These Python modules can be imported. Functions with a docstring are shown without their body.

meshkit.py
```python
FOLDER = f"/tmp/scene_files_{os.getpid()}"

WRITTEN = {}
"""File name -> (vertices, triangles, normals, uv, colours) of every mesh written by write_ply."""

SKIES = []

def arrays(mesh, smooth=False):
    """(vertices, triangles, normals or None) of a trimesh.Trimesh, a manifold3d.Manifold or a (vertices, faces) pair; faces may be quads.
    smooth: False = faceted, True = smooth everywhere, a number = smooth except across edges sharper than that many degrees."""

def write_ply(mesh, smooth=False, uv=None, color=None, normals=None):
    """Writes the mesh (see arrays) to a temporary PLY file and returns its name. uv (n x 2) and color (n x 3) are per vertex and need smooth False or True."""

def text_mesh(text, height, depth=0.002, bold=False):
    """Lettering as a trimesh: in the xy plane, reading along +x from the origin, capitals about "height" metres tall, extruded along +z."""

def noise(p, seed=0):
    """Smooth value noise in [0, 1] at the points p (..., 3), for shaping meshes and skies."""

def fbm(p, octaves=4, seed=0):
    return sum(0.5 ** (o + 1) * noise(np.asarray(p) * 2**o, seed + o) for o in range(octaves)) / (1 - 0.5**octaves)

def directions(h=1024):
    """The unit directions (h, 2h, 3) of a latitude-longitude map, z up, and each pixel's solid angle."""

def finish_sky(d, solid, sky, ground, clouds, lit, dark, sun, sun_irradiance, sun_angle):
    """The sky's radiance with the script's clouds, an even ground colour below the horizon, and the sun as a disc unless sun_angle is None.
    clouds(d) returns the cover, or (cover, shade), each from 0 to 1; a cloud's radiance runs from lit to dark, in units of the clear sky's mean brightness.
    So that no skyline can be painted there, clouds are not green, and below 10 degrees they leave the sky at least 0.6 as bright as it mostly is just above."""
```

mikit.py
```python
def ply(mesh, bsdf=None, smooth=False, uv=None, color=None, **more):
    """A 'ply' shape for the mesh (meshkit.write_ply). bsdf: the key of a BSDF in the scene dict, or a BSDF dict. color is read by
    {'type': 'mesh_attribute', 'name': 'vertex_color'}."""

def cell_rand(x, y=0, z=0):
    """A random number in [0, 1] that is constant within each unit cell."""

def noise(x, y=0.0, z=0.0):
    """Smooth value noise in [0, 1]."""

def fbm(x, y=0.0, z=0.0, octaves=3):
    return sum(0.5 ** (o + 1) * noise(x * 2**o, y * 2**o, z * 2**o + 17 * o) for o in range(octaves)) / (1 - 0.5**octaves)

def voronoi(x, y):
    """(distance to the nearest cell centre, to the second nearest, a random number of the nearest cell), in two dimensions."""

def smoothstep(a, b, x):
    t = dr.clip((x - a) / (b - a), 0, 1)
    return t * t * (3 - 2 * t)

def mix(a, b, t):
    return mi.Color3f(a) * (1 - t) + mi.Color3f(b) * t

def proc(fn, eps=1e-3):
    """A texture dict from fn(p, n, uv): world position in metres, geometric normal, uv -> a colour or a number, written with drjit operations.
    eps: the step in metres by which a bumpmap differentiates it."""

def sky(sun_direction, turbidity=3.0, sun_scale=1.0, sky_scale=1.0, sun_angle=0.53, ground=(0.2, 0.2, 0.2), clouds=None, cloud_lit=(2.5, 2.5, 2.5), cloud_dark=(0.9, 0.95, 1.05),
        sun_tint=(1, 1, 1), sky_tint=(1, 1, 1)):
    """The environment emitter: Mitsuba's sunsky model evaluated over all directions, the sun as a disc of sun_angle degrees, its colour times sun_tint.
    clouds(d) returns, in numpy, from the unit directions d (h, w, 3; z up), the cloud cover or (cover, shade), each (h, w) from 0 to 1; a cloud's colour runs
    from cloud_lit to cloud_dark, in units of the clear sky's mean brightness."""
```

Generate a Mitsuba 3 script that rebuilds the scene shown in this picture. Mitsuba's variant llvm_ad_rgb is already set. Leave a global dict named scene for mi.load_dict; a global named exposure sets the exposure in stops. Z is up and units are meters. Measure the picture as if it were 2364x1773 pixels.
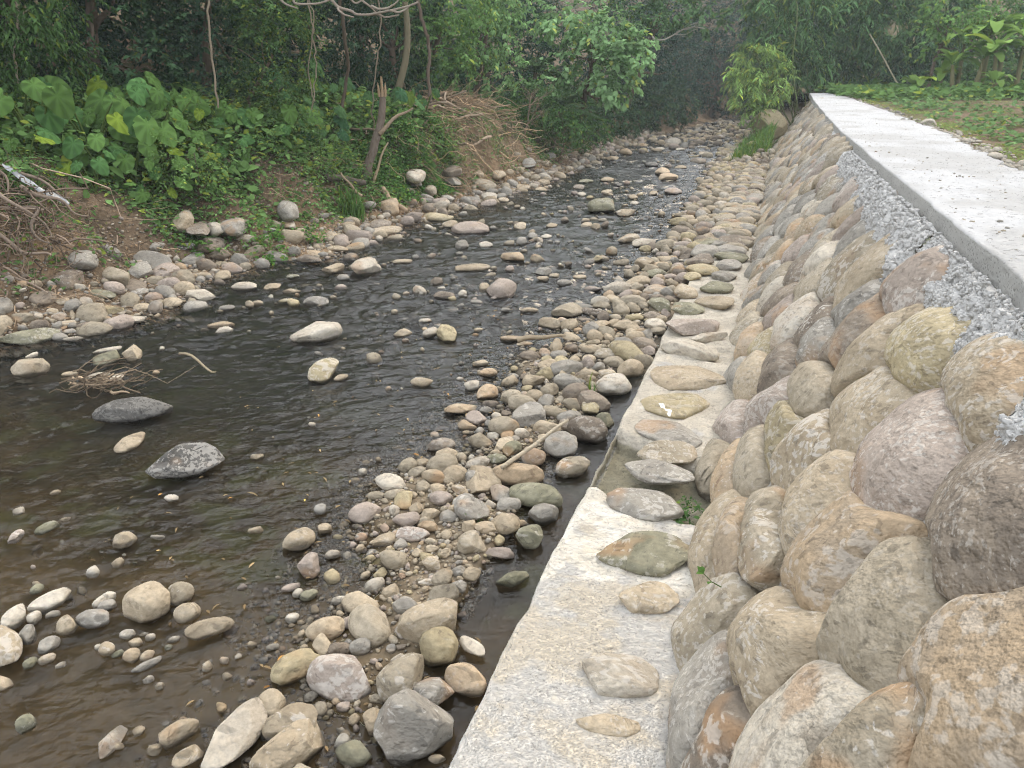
import math
import numpy as np, trimesh, drjit as dr, mitsuba as mi
import mikit, meshkit
from mikit import proc, noise, fbm, smoothstep, mix, voronoi, cell_rand
from scipy.spatial import cKDTree
from scipy.spatial.transform import Rotation

# ------------------------------------------------------------------ camera, sky, exposure
T = mi.ScalarTransform4f
CAM = np.array([0.0, 0.0, 3.3])
PITCH, YAW = math.radians(21.141), math.radians(18.287)
FWD = np.array([-math.sin(YAW) * math.cos(PITCH), math.cos(YAW) * math.cos(PITCH), -math.sin(PITCH)])
scene, labels = {}, {}
scene['camera'] = {'type': 'perspective', 'fov': 67.31, 'fov_axis': 'x', 'near_clip': 0.05, 'far_clip': 2000.0,
                   'to_world': T().look_at(origin=CAM.tolist(), target=(CAM + FWD).tolist(), up=[0, 0, 1]),
                   'medium': {'type': 'ref', 'id': 'haze_air'}}
scene['sky_light'] = mikit.sky([0.22, 0.72, 0.66], turbidity=4, sun_scale=0.30, sun_angle=30, sky_scale=1.0,
                               clouds=lambda d: (1.0, np.clip(0.40 - 0.45 * d[..., 2], 0, 1)), ground=(0.12, 0.13, 0.09),
                               cloud_lit=(3.40, 3.47, 3.58), cloud_dark=(2.3, 2.5, 2.75))
exposure = 2.5
HAZE = 0.0009

# ------------------------------------------------------------------ helpers
RNG = np.random.default_rng(7)


def obj(key, mesh, bsdf, smooth=True, uv=None, color=None):
    base, n = key, 0
    while key in scene:
        n += 1
        key = f'{base}_{n:03d}'
    scene[key] = mikit.ply(mesh, bsdf, smooth=smooth, uv=uv, color=color)
    return key


def tag(key, label=None, cat=None, group=None, kind=None):
    e = labels.setdefault(key, {})
    for k, v in (('label', label), ('category', cat), ('group', group), ('kind', kind)):
        if v:
            e[k] = v
    return key


USED = {}


def name(base):
    n = USED.get(base, -1) + 1
    USED[base] = n
    return base if n == 0 else f'{base}_{n:03d}'


class MB:
    """collects vertices, faces, vertex colours (or uv)"""
    def __init__(self):
        self.v, self.f, self.c, self.n = [], [], [], 0

    def add(self, v, f, c=None):
        v = np.asarray(v, float).reshape(-1, 3)
        self.v.append(v)
        self.f.append(np.asarray(f) + self.n)
        if c is not None:
            c = np.asarray(c, float)
            self.c.append(np.broadcast_to(c, (len(v), c.shape[-1])))
        self.n += len(v)

    def mesh(self):
        return np.vstack(self.v), np.vstack(self.f)

    def put(self, key, bsdf, smooth=True, as_uv=False):
        c = np.vstack(self.c) if self.c else None
        return obj(key, self.mesh(), bsdf, smooth=smooth, uv=c if as_uv else None, color=None if as_uv else c)


def quads(nx, ny):
    i, j = np.meshgrid(np.arange(nx - 1), np.arange(ny - 1), indexing='xy')
    a = (j * nx + i).ravel()
    return np.vstack([np.stack([a, a + 1, a + nx + 1], 1), np.stack([a, a + nx + 1, a + nx], 1)])


def tube(pts, rad, sides=6, cap=True):
    pts = np.asarray(pts, float)
    n = len(pts)
    rad = np.broadcast_to(np.asarray(rad, float), (n,))
    t = np.gradient(pts, axis=0)
    t /= np.linalg.norm(t, axis=1, keepdims=True) + 1e-9
    ref = np.array([0.31, 0.17, 0.93]) if abs(t[:, 2]).mean() < 0.8 else np.array([0.9, 0.3, 0.1])
    a = np.cross(t, ref)
    a /= np.linalg.norm(a, axis=1, keepdims=True) + 1e-9
    b = np.cross(t, a)
    ang = np.arange(sides) * 2 * np.pi / sides
    v = (pts[:, None] + rad[:, None, None] * (np.cos(ang)[None, :, None] * a[:, None] + np.sin(ang)[None, :, None] * b[:, None])).reshape(-1, 3)
    i, j = np.meshgrid(np.arange(sides), np.arange(n - 1))
    i, j = i.ravel(), j.ravel()
    k = (i + 1) % sides
    f = np.vstack([np.stack([j * sides + i, j * sides + k, (j + 1) * sides + k], 1), np.stack([j * sides + i, (j + 1) * sides + k, (j + 1) * sides + i], 1)])
    if cap:
        v = np.vstack([v, pts[:1], pts[-1:]])
        q = np.arange(sides)
        f = np.vstack([f, np.stack([q, q * 0 + n * sides, (q + 1) % sides], 1), np.stack([(n - 1) * sides + q, (n - 1) * sides + (q + 1) % sides, q * 0 + n * sides + 1], 1)])
    return v, f


def wander(a, b, n, amp, rng, sag=0.0):
    a, b = np.asarray(a, float), np.asarray(b, float)
    t = np.linspace(0, 1, n)[:, None]
    L = np.linalg.norm(b - a)
    k = rng.normal(size=(3, 3)) * amp * L
    p = a + (b - a) * t
    for q in range(3):
        p = p + k[q] * np.sin(t * np.pi * (q + 1)) / (q + 1)
    p[:, 2] -= (sag * L * np.sin(t * np.pi))[:, 0]
    return p


SPH = {}
for _s in (0, 1, 2, 3, 4, 5):
    _m = trimesh.creation.icosphere(subdivisions=_s)
    SPH[_s] = (np.array(_m.vertices), np.array(_m.faces))


def stone_shape(seed, sub, angular=0.3, rough=0.10, box=0.9):
    """a unit stone: rounded, with soft facets and lumps"""
    v, f = SPH[sub]
    r = np.random.default_rng(seed)
    p = np.sign(v) * np.abs(v) ** box
    p /= np.linalg.norm(p, axis=1, keepdims=True) ** 0.6
    q = Rotation.random(random_state=int(seed) % 99991).as_matrix()
    off = r.uniform(0, 50, 3)
    vv = v @ q.T
    p = p * (1 + rough * 2 * (meshkit.noise(vv * 1.1 + off + 9) - 0.5) + rough * 1.2 * (meshkit.noise(vv * 2.3 + off) - 0.5))[:, None]
    if sub >= 4:
        p = p * (1 + 0.05 * (meshkit.fbm(vv * 5 + off, 4) - 0.5) + 0.09 * np.minimum(meshkit.noise(vv * 2.6 + off + 5) - 0.5, 0.0) - 0.03 * np.abs(meshkit.noise(vv * 7 + off + 3) - 0.5))[:, None]
    for _ in range(int(4 + 7 * angular)):
        n = r.normal(size=3)
        n /= np.linalg.norm(n)
        d = r.uniform(0.58, 0.90) if angular > 0.35 else r.uniform(0.72, 0.96)
        h = np.maximum(0, p @ n - d)
        p = p - (h * min(.97, 0.68 + 0.35 * angular))[:, None] * n
    return p, f


def place_stone(p, loc, rad, yaw, tilt=0.0, roll=0.0):
    R = Rotation.from_euler('zyx', [yaw, tilt, roll]).as_matrix()
    return (p * np.asarray(rad)) @ R.T + np.asarray(loc)

# ------------------------------------------------------------------ materials
PAL = [((.37, .313, .23), (.305, .252, .18)), ((.285, .268, .235), (.225, .21, .185)), ((.44, .405, .34), (.36, .32, .26)), ((.40, .31, .21), (.34, .275, .20)),
       ((.225, .188, .148), (.155, .13, .105)), ((.335, .285, .245), (.285, .24, .205)), ((.125, .12, .112), (.075, .073, .068)), ((.375, .32, .205), (.295, .25, .16)),
       ((.24, .23, .165), (.165, .16, .11)), ((.325, .284, .218), (.26, .225, .168))]


def palette(idx, k):
    c = mi.Color3f(PAL[0][k])
    for i in range(1, len(PAL)):
        c = dr.select(idx == i, mi.Color3f(PAL[i][k]), c)
    return c


def stone_color(p, n, uv):
    idx = dr.floor(uv.x)
    s = uv.x - idx
    m = dr.floor(uv.y)
    mott = m * 0.1
    kind = uv.y - m
    o = s * 91.0
    x, y, z = p.x + o, p.y + o * 0.7, p.z - o
    k = 0.65 + 1.1 * kind
    big = fbm(x * 5, y * 5, z * 5, 3)
    fine = 0.6 * fbm(x * 38, y * 38, z * 38, 2) + 0.4 * fbm(x * 130, y * 130, z * 130, 2)
    # faint bedding streaks along a direction that differs from stone to stone
    a = s * 40.0
    w = x * dr.cos(a) + y * dr.sin(a) * 0.7 + z * dr.sin(a * 1.7)
    st = noise(w * 30 + big * 4, y * 3, z * 3)
    c = dr.lerp(palette(idx, 0), palette(idx, 1), mi.Color3f(smoothstep(0.38, 0.66, big * 0.75 + st * 0.25)))
    c = c * (0.62 + 0.78 * fine) * (0.86 + 0.28 * kind)
    rust = smoothstep(0.56, 0.72, fbm(x * 3.1 + 40, y * 3.1, z * 3.1, 3)) * smoothstep(0.35, 0.8, noise(s * 977.0))
    c = mix(c, mi.Color3f(.36, .22, .115), rust * 0.55)
    chalk = smoothstep(0.55, 0.66, fbm((x * 26 + 4 * st) * k + 7, y * 26 * k + 3 * big, z * 26 * k, 5) + 0.45 * (fbm(x * 3.2, y * 3.2 + 11, z * 3.2, 2) - 0.5) + (mott - 0.5) * 0.2) * smoothstep(0.0, 0.2, mott)
    c = mix(c, mi.Color3f(.54, .52, .48), chalk * (0.15 + 0.5 * noise(s * 531.0)))
    dark = smoothstep(0.62, 0.70, fbm(x * 16 + 70 + 4 * st, y * 16, z * 16, 4))
    c = c * (1 - 0.30 * dark)
    # the wet band just above the stream
    wet = smoothstep(0.045, 0.012, p.z + 0.03 * (noise(x * 9, y * 9) - 0.5))
    return c * (1 - 0.58 * wet)


def stone_bump(p, n, uv):
    return fbm(p.x * 22, p.y * 22, p.z * 22, 5) + 0.30 * fbm(p.x * 90, p.y * 90, p.z * 90, 2)


def bumped(inner, fn, scale, eps=2e-3):
    return {'type': 'bumpmap', 'arbitrary': proc(fn, eps), 'scale': scale, 'nested': inner}


def two(b):
    return {'type': 'twosided', 'nested': b}


scene['stone_mat'] = two(bumped({'type': 'principled', 'base_color': proc(stone_color), 'roughness': 0.72, 'specular': 0.3}, stone_bump, 0.030))


def coping_color(p, n, uv):
    x, y = p.x, p.y
    big = fbm(x * 1.7, y * 1.1, 2.0, 4)
    fine = fbm(x * 45, y * 45, p.z * 45, 3)
    side = smoothstep(0.6, 0.3, n.z)
    c = mix((.44, .445, .45), (.375, .375, .37), smoothstep(0.4, 0.7, big))
    c = c * (0.86 + 0.25 * fine)
    pit = smoothstep(0.66, 0.74, fbm(x * 26, y * 26, p.z * 26 + 3, 3))
    c = c * (1 - 0.4 * pit)
    form = mix((.40, .40, .385), (.33, .33, .315), fbm(x * 3, y * 2.2, p.z * 9, 3)) * (0.85 + 0.25 * fine) * (1 - 0.35 * smoothstep(.68, .76, noise(x * 60, y * 60, p.z * 60)))
    return mix(c, form, side)


scene['coping_mat'] = two(bumped({'type': 'principled', 'base_color': proc(coping_color), 'roughness': 0.85, 'specular': 0.2},
                                 lambda p, n, uv: fbm(p.x * 30, p.y * 30, p.z * 30, 4) + 0.5 * fbm(p.x * 6, p.y * 6, p.z * 6, 2), 0.03))


def footing_zone(x, y):
    """where the cement skin has worn off and the gravel of the concrete shows: mostly the near end, away from the river edge"""
    w = fbm(x * 2.4 + 9, y * 2.0 + 4, 3.5, 6)
    return smoothstep(0.40, 0.50, w + 0.22 * smoothstep(4.7, 4.1, y) - 0.16 * smoothstep(5.0, 6.5, y) - 0.12 * smoothstep(-1.05, -1.2, x) - 0.04)


def footing_color(p, n, uv):
    x, y = p.x, p.y
    big = fbm(x * 5 + 3, y * 5, 0.5, 6)
    fine = fbm(x * 55, y * 55, p.z * 55, 4)
    c = mix((.58, .56, .51), (.51, .48, .415), smoothstep(0.38, 0.62, big))
    c = mix(c, mix((.46, .425, .36), (.385, .355, .30), smoothstep(0.35, 0.62, big)), smoothstep(5.6, 6.6, y))
    c = mix(c, mi.Color3f(.57, .49, .36), 0.35 * smoothstep(0.60, 0.74, fbm(x * 4 + 30, y * 4, 1.5, 5)))
    d1, d2, r = voronoi(x * 115, y * 115)
    zone = footing_zone(x, y)
    agg = mix((.51, .495, .465), (.53, .475, .385), smoothstep(0.45, 0.62, fbm(x * 3 + 70, y * 4, 6.5, 5)))
    agg = mix(agg, mix((.36, .37, .38), (.60, .59, .57), r), smoothstep(0.46, 0.32, d1) * dr.select(r > 0.4, 0.45, 0.0))
    c = mix(c, agg, zone * 0.9)
    c = c * (0.72 + 0.56 * fine)
    c = c * (1 - 0.34 * smoothstep(0.62, 0.74, fbm(x * 85 + 5, y * 85, p.z * 85, 3)))
    wet = smoothstep(0.05, 0.015, p.z + 0.03 * (noise(x * 9, y * 9) - 0.5))
    return mix(c, c * mi.Color3f(.42, .42, .36), wet)


def footing_bump(p, n, uv):
    d1, d2, r = voronoi(p.x * 115, p.y * 115)
    return fbm(p.x * 25, p.y * 25, p.z * 25, 4) + footing_zone(p.x, p.y) * 0.30 * smoothstep(0.5, 0.1, d1) * r


scene['footing_mat'] = two(bumped({'type': 'principled', 'base_color': proc(footing_color), 'roughness': 0.85, 'specular': 0.2}, footing_bump, 0.05, 3e-3))


def mortar_color(p, n, uv):
    c = mix((.54, .54, .53), (.43, .43, .425), fbm(p.x * 8, p.y * 8, p.z * 8, 3))
    c = mix(c, mi.Color3f(.29, .265, .225), smoothstep(1.9, 1.2, p.z) * 0.8)
    return c * (0.75 + 0.45 * fbm(p.x * 70, p.y * 70, p.z * 70, 2))


scene['mortar_mat'] = two(bumped({'type': 'principled', 'base_color': proc(mortar_color), 'roughness': 0.9, 'specular': 0.15},
                                 lambda p, n, uv: fbm(p.x * 45, p.y * 45, p.z * 45, 3), 0.03, 3e-3))


def bed_color(p, n, uv):
    x, y = p.x, p.y
    big = fbm(x * 1.3, y * 1.3, 0.0, 4)
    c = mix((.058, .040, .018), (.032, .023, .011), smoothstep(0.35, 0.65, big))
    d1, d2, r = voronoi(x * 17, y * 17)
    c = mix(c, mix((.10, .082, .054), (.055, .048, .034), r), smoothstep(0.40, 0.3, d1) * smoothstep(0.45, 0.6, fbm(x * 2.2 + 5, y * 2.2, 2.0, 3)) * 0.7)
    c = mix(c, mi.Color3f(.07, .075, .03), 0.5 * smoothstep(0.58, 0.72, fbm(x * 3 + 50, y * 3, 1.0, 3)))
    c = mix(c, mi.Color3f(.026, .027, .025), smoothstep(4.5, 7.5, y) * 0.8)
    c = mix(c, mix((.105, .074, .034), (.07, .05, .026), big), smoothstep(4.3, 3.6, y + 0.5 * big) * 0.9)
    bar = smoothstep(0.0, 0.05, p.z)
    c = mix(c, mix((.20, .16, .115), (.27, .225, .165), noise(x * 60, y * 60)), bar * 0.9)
    return c * (0.75 + 0.5 * fbm(x * 30, y * 30, p.z * 30, 3))


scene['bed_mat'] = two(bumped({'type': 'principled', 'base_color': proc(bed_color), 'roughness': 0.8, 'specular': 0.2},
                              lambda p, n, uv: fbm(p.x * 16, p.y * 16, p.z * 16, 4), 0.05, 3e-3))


def soil_color(p, n, uv):
    x, y, z = p.x, p.y, p.z
    big = fbm(x * 1.1, y * 1.1, z * 1.1, 3)
    c = mix((.15, .11, .075), (.085, .065, .045), smoothstep(0.35, 0.65, big))
    c = mix(c, mi.Color3f(.27, .19, .12), smoothstep(0.45, 0.62, fbm(x * 0.35 + 3, y * 0.23 + 7, 1.0, 2)) * smoothstep(2.9, 1.8, z) * 0.6)
    st = noise(x * 40, y * 40, z * 14)
    c = c * (0.65 + 0.7 * st)
    c = mix(c, mi.Color3f(.26, .21, .15), smoothstep(0.72, 0.8, noise(x * 23, y * 31, z * 17)) * 0.6)
    c = mix(c, mi.Color3f(.04, .055, .02), smoothstep(0.5, 0.66, fbm(x * 2.5 + 20, y * 2.5, z * 2.5, 3)) * smoothstep(0.9, 1.8, z) * 0.8)
    return c


scene['soil_mat'] = two(bumped({'type': 'principled', 'base_color': proc(soil_color), 'roughness': 0.9, 'specular': 0.1},
                               lambda p, n, uv: fbm(p.x * 9, p.y * 9, p.z * 9, 5), 0.12, 4e-3))


def field_color(p, n, uv):
    x, y = p.x, p.y
    c = mix((.175, .13, .09), (.125, .095, .065), fbm(x * 1.3, y * 1.3, 0.0, 3))
    g = smoothstep(0.42, 0.56, fbm(x * 0.5 + 2, y * 0.5, 4.0, 3))
    c = mix(c, mi.Color3f(.09, .10, .04), g * 0.5)
    return c * (0.6 + 0.8 * fbm(x * 14, y * 14, p.z * 14, 3))


scene['field_mat'] = two(bumped({'type': 'principled', 'base_color': proc(field_color), 'roughness': 0.9, 'specular': 0.1},
                                lambda p, n, uv: fbm(p.x * 7, p.y * 7, p.z * 7, 4), 0.12, 4e-3))


def water_fine(p, n, uv):
    u, v = p.x * .93 + p.y * .36, -p.x * .36 + p.y * .93
    return noise(u * 17, v * 27, 3.0) + 0.55 * noise(u * 33, v * 56, 5.0)


scene['water_mat'] = bumped({'type': 'dielectric', 'int_ior': 1.33, 'ext_ior': 1.0}, water_fine, 0.0050, 4e-3)

VC = {'type': 'mesh_attribute', 'name': 'vertex_color'}
scene['leaf_mat'] = {'type': 'principledthin', 'base_color': VC, 'roughness': 0.5, 'diff_trans': 0.55, 'spec_trans': 0.0, 'eta': 1.4}
scene['wood_mat'] = two(bumped({'type': 'principled', 'base_color': VC, 'roughness': 0.85, 'specular': 0.15},
                               lambda p, n, uv: fbm(p.x * 30, p.y * 30, p.z * 8, 3), 0.03, 3e-3))
scene['plastic_mat'] = two({'type': 'principled', 'base_color': VC, 'roughness': 0.35, 'specular': 0.5})

# ------------------------------------------------------------------ the lie of the land (z = 0 is the water)
XW = np.array([[-8, -9.9], [5, -9.7], [7.1, -9.55], [7.7, -9.2], [9, -8.85], [11.6, -9.4], [13, -9.1], [13.8, -8.4], [17, -8.8], [19.3, -8.5], [23.3, -8.1], [28, -7.7], [39, -8.2], [55, -8.3], [72, -7.0], [90, -5.5], [130, -2.0]])
BAR = np.array([[-4, -2.4], [3, -2.5], [4.7, -3.0], [7.3, -3.2], [10.6, -3.0], [15.6, -2.5], [26, -2.8], [47, -3.0], [60, -1.6], [75, 1.0], [130, 6.0]])
PROF = np.array([[-1, -.08], [0, 0], [.8, .12], [1.3, .3], [1.8, .62], [2.6, 1.25], [3.5, 1.95], [5, 2.5], [8, 2.9], [12, 3.6], [20, 6.5], [40, 17], [90, 38]])
CLIFF = np.array([[-1, -.08], [0, 0], [1.0, .16], [1.5, .45], [1.8, 1.1], [2.2, 2.0], [2.7, 2.4], [5, 2.75], [8, 3.0], [12, 3.6], [20, 6.5], [40, 17], [90, 38]])


def fb(x, y, s, o=3, seed=0):
    return meshkit.fbm(np.stack([x * s, y * s, x * 0 + seed * 7.3], -1), o, seed) - 0.5


def xwater(y):
    return np.interp(y, XW[:, 0], XW[:, 1]) + 0.5 * (meshkit.noise(np.stack([y * 1.1, y * 0, y * 0], -1), 3) - 0.5)


def xbar(y):
    return np.interp(y, BAR[:, 0], BAR[:, 1]) + 0.15 + 0.55 * (meshkit.noise(np.stack([y * 0.9, y * 0 + 4, y * 0], -1), 5) - 0.5)


def coping_z(y):
    return np.interp(y, [-5, 20, 30, 40, 51, 60], [2.30, 2.30, 2.42, 2.62, 2.95, 3.0])


def ground(x, y):
    x, y = np.asarray(x, float), np.asarray(y, float)
    d = xwater(y) - x
    k = np.clip((y - 19.5) / 2.0, 0, 1) * np.clip((33 - y) / 3.0, 0, 1)
    k = np.maximum(k, 0.6 * np.clip((y - 14.5) / 1.0, 0, 1) * np.clip((19 - y) / 1.5, 0, 1))
    bank = np.interp(d, PROF[:, 0], PROF[:, 1]) * (1 - k) + np.interp(d, CLIFF[:, 0], CLIFF[:, 1]) * k
    bank = bank + fb(x, y, 0.9, 4, 1) * np.clip(d, 0, 2) * 0.30
    bed = -0.15 - 0.14 * np.clip((-4.5 - x) / 2.0, 0, 1) * np.clip((y - 3.5) / 2, 0, 1) + 0.16 * fb(x, y, 0.8, 3, 2) + 0.07 * fb(x, y, 4, 2, 3)
    bed = np.minimum(bed, -0.035)
    e = x - xbar(y)
    bar = np.interp(e, [-1.2, 0.0, 0.35, 1.0, 3], [-.15, -.04, -.005, .02, .05]) + 0.15 * fb(x, y, 1.5, 3, 4)
    near_pool = np.clip((x + 1.75) / 0.2, 0, 1) * np.clip((9.0 - y) / 0.8, 0, 1)
    bar = bar * (1 - near_pool) - 0.14 * near_pool
    gap = np.exp(-((y - 5.9) / 0.45) ** 2) * np.clip((x + 2.2) / 0.5, 0, 1)
    bar = bar * (1 - gap) - 0.13 * gap
    w = np.clip((e + 1.2) / 1.2, 0, 1)
    z = np.where(e > -1.2, bed * (1 - w) + bar * w, bed)
    mound = np.clip((y - 35) / 6, 0, 1) * np.clip((x + 1.9) / 1.6, 0, 1) * 1.1
    z = z + mound
    far = np.clip((y - 50) / 5, 0, 1) * np.clip(x - xbar(y) - 0.5, 0, 6) * 0.45
    z = z + far
    return np.where(d > -0.35, np.where(d > 0, bank, np.maximum(z, np.interp(d, [-.35, 0], [-.2, 0]))), z)

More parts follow.
